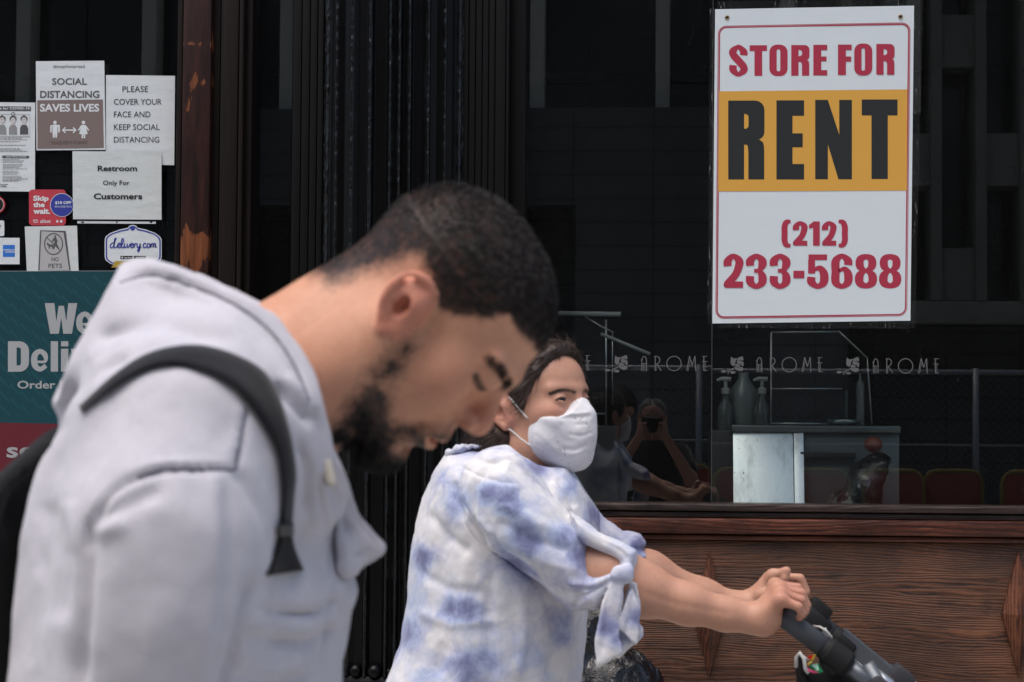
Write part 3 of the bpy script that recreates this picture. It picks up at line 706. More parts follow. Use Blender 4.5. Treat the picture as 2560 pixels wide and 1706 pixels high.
def rrpts(x0,y0,x1,y1,r,n=5):
    r=r if hasattr(r,'__len__') else [r]*4; out=[]
    for (cx,cy,a0,rr) in ((x1-r[0],y0+r[0],-90,r[0]),(x1-r[1],y1-r[1],0,r[1]),(x0+r[2],y1-r[2],90,r[2]),(x0+r[3],y0+r[3],180,r[3])):
        for k in range(n+1):
            a=R_(a0+90*k/n); out.append((cx+rr*math.cos(a),cy+rr*math.sin(a)))
    return out
def ringfill(mb,outer,inner,y,eps=0):
    k=len(mb.v); n=len(outer)
    mb.v+=[tuple(P(u,v,y-eps)) for u,v in outer]+[tuple(P(u,v,y-eps)) for u,v in inner]
    for i in range(n): j=(i+1)%n; mb.f.append((k+i,k+j,k+n+j,k+n+i)); mb.mi.append(mb.cur)
    return mb
_fc=[0]
def text(mb,s,box,y,bold=0,shear=0,eps=0,space=1.0):
    """set a line of type so that its ink fills box (u0,v0,u1,v1) in photo pixels"""
    c=bpy.data.curves.new('type','FONT'); c.body=s; c.size=1; c.offset=bold; c.shear=shear; c.space_character=space; c.resolution_u=3; c.fill_mode='FRONT'
    o=bpy.data.objects.new('type',c); COL.objects.link(o); dg=bpy.context.evaluated_depsgraph_get(); dg.update()
    me=o.evaluated_get(dg).to_mesh(); n=len(me.vertices); co=np.empty(n*3); me.vertices.foreach_get('co',co); co=co.reshape(-1,3)
    fs=[tuple(p.vertices) for p in me.polygons]; o.to_mesh_clear(); bpy.data.objects.remove(o); bpy.data.curves.remove(c)
    lo,hi=co.min(0),co.max(0); u0,v0,u1,v1=box
    k=len(mb.v)
    for x,yy,_ in co: mb.v.append(tuple(P(u0+(x-lo[0])/(hi[0]-lo[0])*(u1-u0),v1-(yy-lo[1])/(hi[1]-lo[1])*(v1-v0),y-eps)))
    mb.f+=[tuple(k+i for i in f) for f in fs]; mb.mi+=[mb.cur]*len(fs); return mb
def papermat(name,col,rough=.75,coat=0,dirt=.06):
    bs=.07 if coat>.9 else .25
    m=mat(name,col,rough,spec=.3,coat=coat); t=NT(m); n=t.noise(t.coords(),22,5,.6); n2=t.noise(t.coords((1,1,2.5),loc=(1,2,3)),9,3,.5)
    t.l(t.mix(t.ramp(n,[(.3,g(0)),(.75,g(dirt*6))]),col,tuple(.82*q for q in col)),t.b.inputs['Base Color']); t.bump(n2,bs,.012); return m
M_paper=papermat('paper_white',(.66,.705,.72)); M_paper2=papermat('paper_aged',(.60,.64,.63)); M_sheet=papermat('sign_vinyl',(.70,.765,.79),.4,1.0,.01)
def ink(n,c,r=.7): return mat('ink_'+n,c,r,spec=.25)
I_red=ink('crimson',(.40,.036,.07)); I_gold=ink('gold',(.68,.36,.065)); I_char=ink('charcoal',(.022,.026,.027)); I_grey=ink('grey',(.09,.09,.095)); I_taupe=ink('taupe',(.20,.155,.145))
I_white=ink('white',(.68,.72,.73)); I_pale=ink('pale',(.55,.53,.52)); I_blue=ink('blue',(.035,.05,.30)); I_amex=ink('bright_blue',(.03,.16,.55)); I_coral=ink('coral',(.52,.06,.08)); I_tan=ink('ribbon_gold',(.42,.30,.05))
I_teal=ink('teal',(.006,.052,.066)); I_teal2=ink('teal_light',(.011,.072,.088)); I_crim=ink('dark_crimson',(.125,.016,.026)); I_mid=ink('mid_grey',(.26,.265,.27)); I_lg=ink('light_grey',(.42,.42,.42)); I_black=ink('black',(.012,.012,.012))
def sheet(name,pts,y,m,parent,th=.0006,n=10,curl=.0012,seed=0):
    """a sheet of paper between four corners (tl,tr,br,bl), slightly cockled"""
    tl,tr,br,bl=[np.array(q,float) for q in pts]; mb=MB(); rn=np.random.RandomState(seed); ph=rn.rand(4)*6
    for L in (0,th):
        for i in range(n+1):
            for j in range(n+1):
                a,b=j/n,i/n; q=(tl*(1-a)+tr*a)*(1-b)+(bl*(1-a)+br*a)*b
                p=P(q[0],q[1],y); e=max(abs(a-.5),abs(b-.5))*2
                p[1]+=L-curl*.25*(math.sin(5*a+ph[0])*math.sin(4*b+ph[1])-1)-0*e; mb.v.append(tuple(p))
    N=(n+1)*(n+1)
    for i in range(n):
        for j in range(n):
            k=i*(n+1)+j; mb.f.append((k,k+n+1,k+n+2,k+1)); mb.f.append((N+k,N+k+1,N+k+n+2,N+k+n+1))
    for i in range(n):
        for (k1,k2) in ((i,i+1),((i+1)*(n+1),i*(n+1)),(n*(n+1)+i+1,n*(n+1)+i),((i+1)*(n+1)-1,(i+2)*(n+1)-1)): mb.f.append((k1,k2,N+k2,N+k1))
    mb.mi=[0]*len(mb.f); return mb.build(name,m,parent,'auto')
YS=6.3955
def quad(u0,v0,u1,v1): return [(u0,v0),(u1,v0),(u1,v1),(u0,v1)]
class Sign:
    def __init__(s,name,label,cat,pts,m,y=YS,curl=.0008,seed=0,group=None):
        c=np.mean(np.array(pts,float),0); zb=max(q[1] for q in pts)
        s.o=empty(name,tuple(PV(c[0],zb,y)),label,cat,group); s.y=y-.00025; s.L={}; s.pts=pts
        sheet('sheet',pts,y,m,s.o,curl=curl,seed=seed)
    def mb(s,nm,m): 
        if (nm,m.name) not in s.L: s.L[(nm,m.name)]=(MB(),m)
        return s.L[(nm,m.name)][0]
    def done(s):
        for (nm,_),(b,m) in s.L.items():
            (build_each if nm in ('band','portrait') and len(b.f)<9 else MB.build)(b,nm,m,s.o)
# ---- STORE FOR RENT : glyphs drawn stroke by stroke (pixel units of the detail view, factor f)
f0=1/1.8661; O0=(1760,0)
def S_(x,y): return (O0[0]+x*f0,O0[1]+y*f0)
def sp(pts): return [S_(*p) for p in pts]
sg=Sign('rent_sign','large white store for rent sign with red lettering and an orange band on the window','sign',sp([(52,44),(980,27),(963,1497),(39,1510)]),M_sheet,YS-.001,.0016,3)
y=sg.y-.0001
# border: double ruled rounded frame, drawn in the sign's own tilt
def tiltmap(a,b):   # a,b in 0..1 of the sheet
    tl,tr,br,bl=[np.array(q) for q in sg.pts]; return tuple((tl*(1-a)+tr*a)*(1-b)+(bl*(1-a)+br*a)*b)
def rrt(m,r,n=6): 
    w=930.;h=1468.; return [tiltmap(x/w,yy/h) for x,yy in rrpts(m,m+56,w-m,h-m-6,r,n)]
def rrt2(ml,mt,mr,mbm,r,n=6):
    w=930.;h=1468.; return [tiltmap(x/w,yy/h) for x,yy in rrpts(ml,mt,w-mr,h-mbm,r,n)]
B=sg.mb('border',I_red); ringfill(B,rrt2(14,78,16,22,40),rrt2(17,81,19,25,37),y); ringfill(B,rrt2(19,83,21,27,35),rrt2(24.5,88.5,26.5,32.5,30),y)
G=sg.mb('gold_band',I_gold); decal_poly(G,sp([(70,427),(949,418),(946,890),(66,894)]),y,.0001)
for (x,yy) in ((108,83),(917,79)):
    m_=MB(); c=S_(x,yy); pc=PV(*c,y)
    m_.tube([pc+Vector((.0055*math.cos(a),-.0005,.0055*math.sin(a))) for a in np.linspace(0,2*math.pi,17)],.0018,6,False); m_.build('grommet',mat('brass',(.35,.26,.12),.35,.9),sg.o,True)
    h_=MB(); h_.add([tuple(pc+Vector((.0042*math.cos(a),-.0006,.0042*math.sin(a)))) for a in np.linspace(2*math.pi,0,16,endpoint=False)],[tuple(range(16))]); h_.build('grommet_hole',I_black,sg.o)
_e=[0]
def ep(): _e[0]=(_e[0]+1)%7; return .00012+.00003*_e[0]
class Glyph:
    """condensed poster capitals inside a pixel box"""
    def __init__(s,mb,y,x0,t,x1,b,st,th,skew=0):
        s.mb,s.y,s.x0,s.t,s.x1,s.b,s.st,s.th=mb,y,x0,t,x1,b,st,th; s.w=x1-x0; s.h=b-t
    def poly(s,pts): decal_poly(s.mb,sp(pts),s.y,ep())
    def rect(s,a,b,c,d): s.poly([(a,b),(c,b),(c,d),(a,d)])
    def rib(s,pts,hw,closed=False,n=6): ribbon(s.mb,sp(pts),[q*f0 for q in hw],s.y,ep(),n,closed)
    def ring(s,o,i): ringfill(s.mb,sp(o),sp(i),s.y,ep())
    def O(s):
        r=s.w*.42; s.ring(rrpts(s.x0,s.t,s.x1,s.b,r,8),rrpts(s.x0+s.st,s.t+s.th,s.x1-s.st,s.b-s.th,(s.w-2*s.st)*.5,8))
    def E(s,mid=.46,bar=None):
        t=s.th; m=s.t+s.h*mid; s.rect(s.x0,s.t,s.x0+s.st,s.b); s.rect(s.x0+s.st,s.t,s.x1,s.t+t); s.rect(s.x0+s.st,s.b-t,s.x1,s.b); s.rect(s.x0+s.st,m-t*.45,s.x1-s.w*.05,m+t*.45)
    def F(s):
        t=s.th; m=s.t+s.h*.47; s.rect(s.x0,s.t,s.x0+s.st,s.b); s.rect(s.x0+s.st,s.t,s.x1,s.t+t); s.rect(s.x0+s.st,m-t*.45,s.x1-s.w*.04,m+t*.5)
    def T(s):
        c=(s.x0+s.x1)/2; s.rect(s.x0,s.t,s.x1,s.t+s.th); s.rect(c-s.st/2,s.t+s.th,c+s.st/2,s.b)
    def N(s):
        a=s.st; s.poly([(s.x0,s.t),(s.x0+a*.92,s.t),(s.x1-a*.92,s.t+s.h*.44),(s.x1-a*.92,s.t),(s.x1,s.t),(s.x1,s.b),(s.x1-a*.98,s.b),(s.x0+a*.92,s.t+s.h*.56),(s.x0+a*.92,s.b),(s.x0,s.b)][::1])
    def R(s):
        st,th=s.st,s.th; mid=s.t+s.h*.5; x=s.x0+st
        s.rect(s.x0,s.t,x,s.b); r=s.w*.26
        o=[(x,s.t)]+[(s.x1-r+r*math.sin(a),s.t+r-r*math.cos(a)) for a in np.linspace(0,math.pi/2,7)]+[(s.x1-r*.9+r*.9*math.cos(a),mid-r*.9+r*.9*math.sin(a)) for a in np.linspace(0,math.pi/2,7)]+[(x,mid)]
        xi=s.x1-st; ri=(xi-x)*.75; t2=s.t+th; m2=mid-th*.85
        i=[(x,t2)]+[(xi-ri+ri*math.sin(a),t2+ri-ri*math.cos(a)) for a in np.linspace(0,math.pi/2,7)]+[(xi-ri+ri*math.cos(a),m2-ri+ri*math.sin(a)) for a in np.linspace(0,math.pi/2,7)]+[(x,m2)]
        k=len(s.mb.v); n=len(o); e=ep(); s.mb.v+=[tuple(P(*q,s.y-e)) for q in sp(o)+sp(i)]
        for j in range(n-1): s.mb.f.append((k+j,k+j+1,k+n+j+1,k+n+j)); s.mb.mi.append(s.mb.cur)
        xl=s.x0+st+(s.w-2*st)*.95
        s.poly([(x,mid),(s.x1-r*.5,mid-1),(s.x1-r*.15,mid+s.h*.03),(s.x1-2,mid+s.h*.08),(s.x1-1,mid+s.h*.14),(s.x1-1,s.b),(xl,s.b),(xl,mid+th*.9),(xl-3,mid+th*.45),(xl-8,mid+th*.35),(x,mid+th*.35)])
    def Sx(s):
        a,h=s.st/2,s.th/2; w,H=s.w,s.h
        q=[(w-a,.33*H,a),(w-a,.22*H,a),(w*.5+a*.4,h,h),(w*.42,h*1.02,h),(a,.19*H,a),(a*1.05,.31*H,a),(w*.5,.5*H,a*1.02),(w-a*1.05,.69*H,a),(w-a,.81*H,a),(w*.58,H-h*1.02,h),(w*.42,H-h,h),(a,.79*H,a),(a,.645*H,a)]
        s.rib([(s.x0+x,s.t+yy) for x,yy,_ in q],[z for *_,z in q])
    def d2(s):
        a,h=s.st/2,s.th/2; w,H=s.w,s.h
        q=[(a,.36*H,a),(a,.22*H,a),(w*.4,h,h),(w*.6,h,h),(w-a,.2*H,a),(w-a,.33*H,a),(w*.62,.60*H,a*.92),(a*1.15,.86*H,a*.95),(a,H-s.th*.5,a)]
        s.rib([(s.x0+x,s.t+yy) for x,yy,_ in q],[z for *_,z in q]); s.rect(s.x0+a*.3,s.b-s.th*1.15,s.x1,s.b)
    def d3(s):
        a,h=s.st/2,s.th/2; w,H=s.w,s.h
        q=[(a,.34*H,a),(a,.2*H,a),(w*.42,h,h),(w*.6,h,h),(w-a,.19*H,a),(w-a,.32*H,a),(w*.64,.475*H,h*.8),(w*.4,.48*H,h*.7)]
        s.rib([(s.x0+x,s.t+yy) for x,yy,_ in q],[z for *_,z in q])
        q=[(w*.4,.49*H,h*.7),(w*.64,.5*H,h*.8),(w-a,.64*H,a),(w-a,.81*H,a),(w*.6,H-h,h),(w*.4,H-h,h),(a,.8*H,a),(a,.64*H,a)]
        s.rib([(s.x0+x,s.t+yy) for x,yy,_ in q],[z for *_,z in q])
    def d5(s):
        a,h=s.st/2,s.th/2; w,H=s.w,s.h
        s.rect(s.x0+w*.06,s.t,s.x1-w*.04,s.t+s.th*1.05); s.rect(s.x0+w*.04,s.t+s.th,s.x0+s.st*.95,s.t+.56*H)
        q=[(s.st*.8,.46*H,h*.6),(w*.6,.40*H,h),(w-a,.56*H,a),(w-a,.8*H,a),(w*.6,H-h,h),(w*.42,H-h,h),(a,.8*H,a),(a,.66*H,a)]
        s.rib([(s.x0+x,s.t+yy) for x,yy,_ in q],[z for *_,z in q])
    def d6(s):
        a,h=s.st/2,s.th/2; w,H=s.w,s.h
        q=[(w-a,.32*H,a*.98),(w-a,.2*H,a),(w*.6,h,h),(w*.4,h,h),(a,.22*H,a),(a,.5*H,a),(a,.8*H,a),(w*.4,H-h,h),(w*.6,H-h,h),(w-a,.8*H,a),(w-a,.58*H,a),(w*.62,.43*H,h*.9),(s.st*.9,.50*H,h*.6)]
        s.rib([(s.x0+x,s.t+yy) for x,yy,_ in q],[z for *_,z in q])
    def d8(s):
        a,h=s.st/2,s.th/2; w,H=s.w,s.h; k=.02*w
        s.rib([(s.x0+x,s.t+yy) for x,yy in ((w/2,h),(w-a-k,.16*H),(w-a-k,.36*H),(w/2,.48*H),(a+k,.36*H),(a+k,.16*H))],[h,a*.95,a*.95,h*.7,a*.95,a*.95],True)
        s.rib([(s.x0+x,s.t+yy) for x,yy in ((w/2,.49*H),(w-a,.62*H),(w-a,.83*H),(w/2,H-h),(a,.83*H),(a,.62*H))],[h*.7,a,a,h,a,a],True)
    def d1(s):
        s.rect(s.x1-s.st,s.t,s.x1,s.b); s.poly([(s.x1-s.st,s.t+s.h*.02),(s.x1-s.st,s.t+s.h*.26),(s.x0,s.t+s.h*.29),(s.x0,s.t+s.h*.15)])
K=sg.mb('lettering',I_red)
def gl(m,x0,t,x1,b,st,th): return Glyph(m,y,x0,t,x1,b,st,th)
gl(K,119,211,202,357,34,22).Sx(); gl(K,213,212,294,355,36,27).T(); gl(K,305,209,390,356,34,22).O(); gl(K,407,211,492,354,34,23).R(); gl(K,510,210,575,353,37,25).E()
gl(K,625,209,689,351,37,25).F(); gl(K,701,204,785,353,34,22).O(); gl(K,804,206,889,349,34,23).R()
D=sg.mb('lettering',I_char)
yb=y; y=y-.0003
gl(D,113,470,282,838,74,62).R(); gl(D,338,469,467,838,75,72).E(.505); gl(D,519,467,690,837,64,60).N(); gl(D,736,465,903,836,76,74).T()
y=yb
gl(K,415,1034,482,1147,29,20).d2(); gl(K,490,1034,540,1147,31,20).d1(); gl(K,551,1034,617,1147,29,20).d2()
for q in ([(404,1034),(384,1038),(376,1060),(376,1090),(376,1122),(384,1143),(404,1147)],[(628,1034),(648,1038),(657,1060),(657,1090),(657,1122),(648,1143),(628,1147)]):
    ribbon(K,sp(q),[4,6.5,7.5,7.5,7.5,6.5,4],y,ep())
b_,t_=1347,1186
gl(K,92,t_,182,1344,37,26).d2(); gl(K,197,t_,290,b_,37,25).d3(); gl(K,308,t_,401,b_,37,25).d3(); decal_poly(K,sp(quad(417,1264,468,1299)),y,.0003)
gl(K,482,1188,578,b_,38,25).d5(); gl(K,595,t_,691,b_,38,25).d6(); gl(K,708,t_,803,b_,38,25).d8(); gl(K,821,t_,916,b_,38,25).d8()
sg.done()
# strips of clear tape around the sign
def tape():
    m=mat('clear_tape',(.5,.5,.5),.15); b=m.node_tree.nodes['Principled BSDF']; t=NT(m); n=t.noise(t.coords((1,1,.15)),160,3,.7)
    t.l(t.ramp(n,[(.6,g(.02)),(.72,g(.5))]),b.inputs['Alpha']); return m
M_tape=tape()
for nm,pts in (('left',sp([(28,40),(50,40),(40,1512),(16,1512)])),('right',sp([(982,24),(1022,24),(985,1530),(966,1530)])),('top',sp([(60,6),(1020,0),(1020,24),(60,40)])),('bottom',sp([(60,1514),(960,1502),(960,1535),(60,1530)]))):
    q=MB(); decal_poly(q,pts,YS+.0005); q.build('tape',M_tape,sg.o)
# ---- papers on the door glass; detail view 1 units: u=x/2.613, v=100+y/2.613
k1=1/2.613
def Q(x,yy): return (x*k1,100+yy*k1)
def qp(*p): return [Q(*q) for q in p]
def qb(x0,y0,x1,y1): a,b=Q(x0,y0),Q(x1,y1); return (a[0],a[1],b[0],b[1])
M_taupe=M_paper
s=Sign('distancing_notice','white and taupe notice reading social distancing saves lives, with two figures','notice',qp((234,140),(681,136),(689,719),(238,722)),M_paper,YS-.004,.0008,1); y=s.y-.0004
decal_poly(s.mb('taupe_band',I_taupe),qp((243,395),(672,390),(678,706),(245,711)),y)
m=s.mb('lettering',I_grey); text(m,'#stopthespread',qb(348,163,553,190),y,.0); text(m,'SOCIAL',qb(341,250,567,294),y,.018); text(m,'DISTANCING',qb(262,333,649,380),y,.018)
m=s.mb('lettering',I_white); text(m,'SAVES LIVES',qb(261,418,648,470),y,.03,eps=.0006)
m=s.mb('pictogram',I_white); e=y-.0006
def disc(mb,cx,cy,r,y,n=16,eps=0,ry=None): decal_poly(mb,[(cx+r*math.cos(a),cy+(ry or r)*math.sin(a)) for a in np.linspace(0,2*math.pi,n,endpoint=False)],y,eps)
for cx in (359,545): c=Q(cx,540); disc(m,*c,4.4,e)
ribbon(m,qp((332,605),(334,562),(359,558),(384,562),(386,605)),2.0,e,.00005,straight=True); decal_poly(m,qp((343,560),(375,560),(375,605),(372,640),(362,640),(359,610),(356,640),(346,640),(343,605)),e)
decal_poly(m,qp((533,556),(557,556),(573,615),(557,617),(557,643),(547,643),(547,620),(543,620),(543,643),(533,643),(533,617),(517,615)),e)
ribbon(m,qp((534,560),(512,592)),[1.8,1.6],e,.00005,straight=True); ribbon(m,qp((556,560),(580,592)),[1.8,1.6],e,.00005,straight=True)
ribbon(m,qp((410,590),(495,590)),1.6,e,straight=True)
for x,sg_ in ((410,1),(495,-1)): ribbon(m,qp((x+18*sg_,572),(x,590),(x+18*sg_,608)),1.5,e,.0001,straight=True)
text(s.mb('lettering',ink('dark_taupe',(.13,.10,.095))),'PLEASE KEEP 6 FT APART',qb(335,660,570,682),y,.01,eps=.0006); s.done()
s=Sign('face_cover_notice','plain white sheet in black capitals asking people to cover their face','notice',qp((692,230),(1143,235),(1138,819),(690,812)),M_paper,YS-.0012,.0008,2); y=s.y-.0004
m=s.mb('lettering',I_char)
for tx,b in (('PLEASE',(800,303,967,341)),('COVER YOUR',(744,386,1056,424)),('FACE AND',(744,468,983,506)),('KEEP SOCIAL',(744,551,1043,589)),('DISTANCING',(744,633,1040,671))): text(m,tx,qb(*b),y,.0)
s.done()
s=Sign('restroom_notice','creased white sheet in a clear sleeve reading restroom only for customers','notice',qp((473,727),(1055,731),(1055,1175),(477,1172)),M_paper2,YS-.0065,.0014,5); y=s.y-.0006
m=s.mb('lettering',I_char); text(m,'Restroom',qb(638,822,895,858),y,.028); text(m,'Only For',qb(673,919,845,958),y,.012); text(m,'Customers',qb(612,1003,929,1042),y,.028)
sl_=MB(); decal_poly(sl_,qp((505,1184),(1018,1188),(1018,1202),(505,1199)),y+.004); sl_.build('sleeve_edge',M_paper,s.o)
hl=MB(); [disc(hl,*Q(x,1192),r,y+.0038,10,0,2) for x,r in ((540,4),(763,2.4),(987,4))]; build_each(hl,'sleeve_hole',I_black,s.o); s.done()
# information sheet at the left edge
s=Sign('covering_notice','white information sheet about face coverings, cut by the left edge of the picture','notice',qp((-330,405),(230,410),(228,992),(-330,985)),M_paper,YS-.0012,.0006,6); y=s.y-.0004
decal_poly(s.mb('band',I_grey),qp((-300,432),(202,436),(202,465),(-300,462)),y); text(s.mb('lettering',I_white),'Coverings for COVID-19',qb(-110,440,194,460),y,.02,eps=.0004)
m=s.mb('frame',I_lg); ribbon(m,qp((-290,484),(194,487),(194,632),(-290,630)),.6,y,straight=True,closed=False)
m=s.mb('portrait',I_mid); m2=s.mb('portrait',I_pale); m3=s.mb('portrait',I_grey)
for i,cx in enumerate((-60,14,85,157)):
    yy=600
    decal_poly((m,m,m,m3)[i%4],qp((cx-27,618),(cx-26,575),(cx-14,556),(cx+14,556),(cx+26,575),(cx+27,618)),y,.0001)
    disc(m3,*Q(cx,517),9,y,14,.0002,8); disc(m2,*Q(cx,527),6.5,y,14,.0004,8); decal_poly(m3,qp((cx-6,492),(cx+6,492),(cx+8,510),(cx-8,510)),y,.00025)
    ribbon(m3,qp((cx-8,522),(cx-3,522)),.5,y,.0005,straight=True); ribbon(m3,qp((cx+3,522),(cx+8,522)),.5,y,.0005,straight=True)
mk=s.mb('cross_mark',I_char); disc(mk,*Q(86,486),5,y,14,.0005); mw=s.mb('cross_mark',I_white); ribbon(mw,qp((78,478),(94,494)),.9,y,.0007,straight=True); ribbon(mw,qp((94,478),(78,494)),.9,y,.0008,straight=True)
m=s.mb('small_print',I_mid); rn=random.Random(8)
def smallprint(mb,x0,x1,yy,h=5,seed=0):
    x=x0; r=random.Random(seed)
    while x<x1-6:
        w_=min(r.uniform(7,24),x1-x); decal_poly(mb,qp((x,yy-h*.5),(x+w_,yy-h*.5),(x+w_,yy+h*.5),(x,yy+h*.5)),y); x+=w_+4
for k,yy in enumerate((642,652,665,689,711,720,729)): smallprint(m,-300,rn.uniform(130,180),yy,4.5,k)
decal_poly(s.mb('band',I_grey),qp((15,756),(190,758),(190,774),(15,772)),y); text(s.mb('lettering',I_white),'Taking Off Face Covering',qb(38,759,172,771),y,.02,eps=.0004)
for k,yy in enumerate((782,791,800,815,824,833,843,858,868,877,891,900,909,918,923)): smallprint(m,18,rn.uniform(110,190),yy,4,k+20)
m=s.mb('lettering',I_char); text(m,'Department',qb(0,940,52,951),y,.02); text(m,'of Health',qb(0,951,42,962),y,.02); s.done()
# stickers
def sticker(name,label,outline,m,y):
    c=np.mean(np.array(outline),0); zb=max(q[1] for q in outline); o=empty(name,tuple(PV(c[0],zb,y)),label,'sticker'); b=MB()
    n=len(outline); b.v=[tuple(P(u,v,y)) for u,v in outline]+[tuple(P(u,v,y+.0006)) for u,v in outline]; b.f=[tuple(range(n))]+[((i+1)%n,i,n+i,n+(i+1)%n) for i in range(n)]; b.mi=[0]*len(b.f); b.build('backing',m,o); return o
M_coral=papermat('sticker_coral',(.50,.055,.075),.45,.2,.03)
y=YS-.0012; o=sticker('app_sticker','coral red square sticker reading skip the wait, with a blue ten dollar disc',[ (a,b) for a,b in [(q[0],q[1]) for q in rrpts(*qb(189,978,430,1213),9)]],M_coral,y)
L=MB(); e=y-.0006
text(L,'Skip',qb(217,1018,318,1062),e,.04); text(L,'the',qb(217,1060,292,1094),e,.04,eps=.0001); text(L,'wait.',qb(217,1102,328,1138),e,.04); text(L,'allset',qb(262,1173,332,1196),e,.01)
ribbon(L,qp((216,1178),(247,1178)),.9,e,straight=True); ribbon(L,qp((218,1187),(226,1192),(240,1192),(246,1187)),.9,e)
disc(L,*Q(374,1187),2.8,e); ribbon(L,qp((374,1180),(377,1175)),.7,e,.0001,straight=True); decal_poly(L,qp((389,1186),(400,1175),(411,1186),(400,1197)),e); L.build('lettering',I_white,o)
D=MB(); disc(D,155*1.0-.2,513,29.5,e,40,.0004); D.build('disc_rim',I_white,o); D=MB(); disc(D,154.8,513,28.2,e,40,.0008); D.build('disc',I_blue,o)
L=MB(); text(L,'$10 OFF',qb(360,1054,466,1076),e,.03,eps=.0012); text(L,'WITH CODE: TRY10',qb(356,1084,468,1096),e,.0,eps=.0012); L.build('lettering',I_white,o)
# no pets photo sheet
s=Sign('no_pets_notice','grey photo print of a no pets floor sign','notice',qp((161,1220),(503,1214),(513,1509),(175,1512)),M_paper2,YS-.0012,.001,9); y=s.y-.0004
decal_poly(s.mb('pictured_board',I_lg),qp((262,1245),(424,1250),(457,1507),(254,1507)),y)
ribbon(s.mb('pictured_board',I_grey),qp((254,1507),(266,1247),(422,1253),(457,1507)),[1.6,1.6,2,1.6],y,.0003,straight=True)
m=s.mb('pictogram',I_grey); c=Q(350,1334); ribbon(m,[(c[0]+22.5*math.cos(a),c[1]+26*math.sin(a)) for a in np.linspace(0,2*math.pi,28,endpoint=False)],1.3,y,.0004,2,True)
ribbon(m,qp((304,1290),(396,1378)),1.0,y,.0005,straight=True); disc(m,*Q(361,1284),2.6,y,12,.0004)
decal_poly(m,qp((352,1292),(366,1292),(376,1312),(372,1330),(388,1366),(380,1368),(364,1340),(352,1368),(344,1366),(354,1332),(356,1310),(340,1322),(338,1316)),y,.0004)
decal_poly(m,qp((305,1326),(316,1328),(320,1336),(344,1338),(350,1330),(348,1344),(346,1366),(342,1366),(340,1352),(326,1352),(322,1366),(318,1366),(316,1344),(308,1340)),y,.00045)
m=s.mb('lettering',I_grey); text(m,'NO',qb(336,1420,383,1447),y,.01,eps=.0004); text(m,'PETS',qb(316,1462,406,1491),y,.01,eps=.0004); s.done()
# delivery sticker
def badge(k):
    pts=[]; c=Q(869,1365)
    for x,yy in ((684,1305),(690,1285),(720,1262),(780,1240),(835,1228),(845,1215),(866,1208),(890,1215),(900,1228),(955,1240),(1015,1262),(1045,1285),(1056,1305),(1056,1420),(1050,1440),(1020,1462),(950,1485),(869,1495),(790,1485),(720,1462),(690,1440),(684,1420)):
        q=Q(x,yy); dx,dy=q[0]-c[0],q[1]-c[1]; L_=math.hypot(dx,dy); pts.append((c[0]+dx*(1-k/L_),c[1]+dy*(1-k/L_)))
    return pts
y=YS-.0012; o=sticker('delivery_sticker','white badge sticker with a blue rim and looping blue script','' or badge(0),M_paper,y); e=y-.0006
B=MB(); ringfill(B,badge(2.6),badge(6.2),e); disc(B,*Q(866,1231),6,e,18,.0002); B.build('rim',I_blue,o)
L=MB(); f4=1/4.611
def Z5(x,yy): return (x*f4,360+yy*f4)
def scr(pts,w=1.45): ribbon(L,[Z5(*p) for p in pts],w,e,ep(),5)
scr([(1318,1152),(1300,1142),(1278,1160),(1270,1188),(1284,1200),(1306,1184),(1326,1120),(1338,1090),(1322,1100),(1316,1160),(1318,1194),(1336,1196),(1350,1180)])
scr([(1350,1180),(1372,1172),(1384,1154),(1372,1144),(1358,1160),(1356,1186),(1372,1200),(1394,1184)]); scr([(1394,1184),(1420,1130),(1420,1096),(1406,1100),(1396,1150),(1400,1192),(1416,1198),(1432,1180)])
scr([(1436,1150),(1432,1180),(1440,1198),(1458,1184)]); scr([(1440,1130),(1442,1132)],1.6); scr([(1466,1150),(1470,1196),(1492,1176),(1500,1150)]); scr([(1500,1176),(1522,1170),(1530,1152),(1518,1146),(1506,1164),(1508,1190),(1524,1198),(1542,1180)])
scr([(1542,1150),(1546,1196),(1550,1168),(1566,1148),(1574,1156)]); scr([(1582,1150),(1580,1184),(1592,1196),(1608,1180),(1616,1150),(1612,1200),(1600,1240),(1586,1238),(1592,1216),(1626,1186)]); scr([(1632,1194),(1634,1195)],1.7)
scr([(1684,1154),(1670,1146),(1654,1162),(1652,1188),(1666,1198),(1690,1182)]); scr([(1712,1148),(1698,1160),(1696,1188),(1710,1198),(1726,1184),(1726,1160),(1712,1148)]); scr([(1740,1150),(1738,1196),(1746,1160),(1760,1148),(1766,1160),(1764,1194),(1772,1162),(1786,1148),(1792,1162),(1790,1190),(1806,1186)])
L.build('script',I_blue,o)
L=MB(); decal_poly(L,[Z5(*p) for p in ((1388,1292),(1528,1292),(1528,1328),(1388,1328))],e); decal_poly(L,[Z5(*p) for p in ((1542,1292),(1680,1292),(1680,1328),(1542,1328))],e); build_each(L,'store_badge',I_black,o)
L=MB(); disc(L,*Z5(1410,1311),2.2,e,10,.0003); text(L,'App Store',(Z5(1430,0)[0],Z5(0,1304)[1],Z5(1522,0)[0],Z5(0,1324)[1]),e,.03,eps=.0003); text(L,'Google Play',(Z5(1568,0)[0],Z5(0,1304)[1],Z5(1675,0)[0],Z5(0,1324)[1]),e,.02,eps=.0003)
L.build('lettering',I_white,o)
L=MB(); decal_poly(L,[Z5(*p) for p in ((1320,1352),(1780,1352),(1800,1420),(1280,1425),(1310,1395))],e,.0003); L.build('ribbon',I_tan,o); L=MB(); text(L,'Order',(Z5(1420,0)[0],Z5(0,1368)[1],Z5(1520,0)[0],Z5(0,1396)[1]),e,.02,eps=.0006); L.build('lettering',I_white,o)
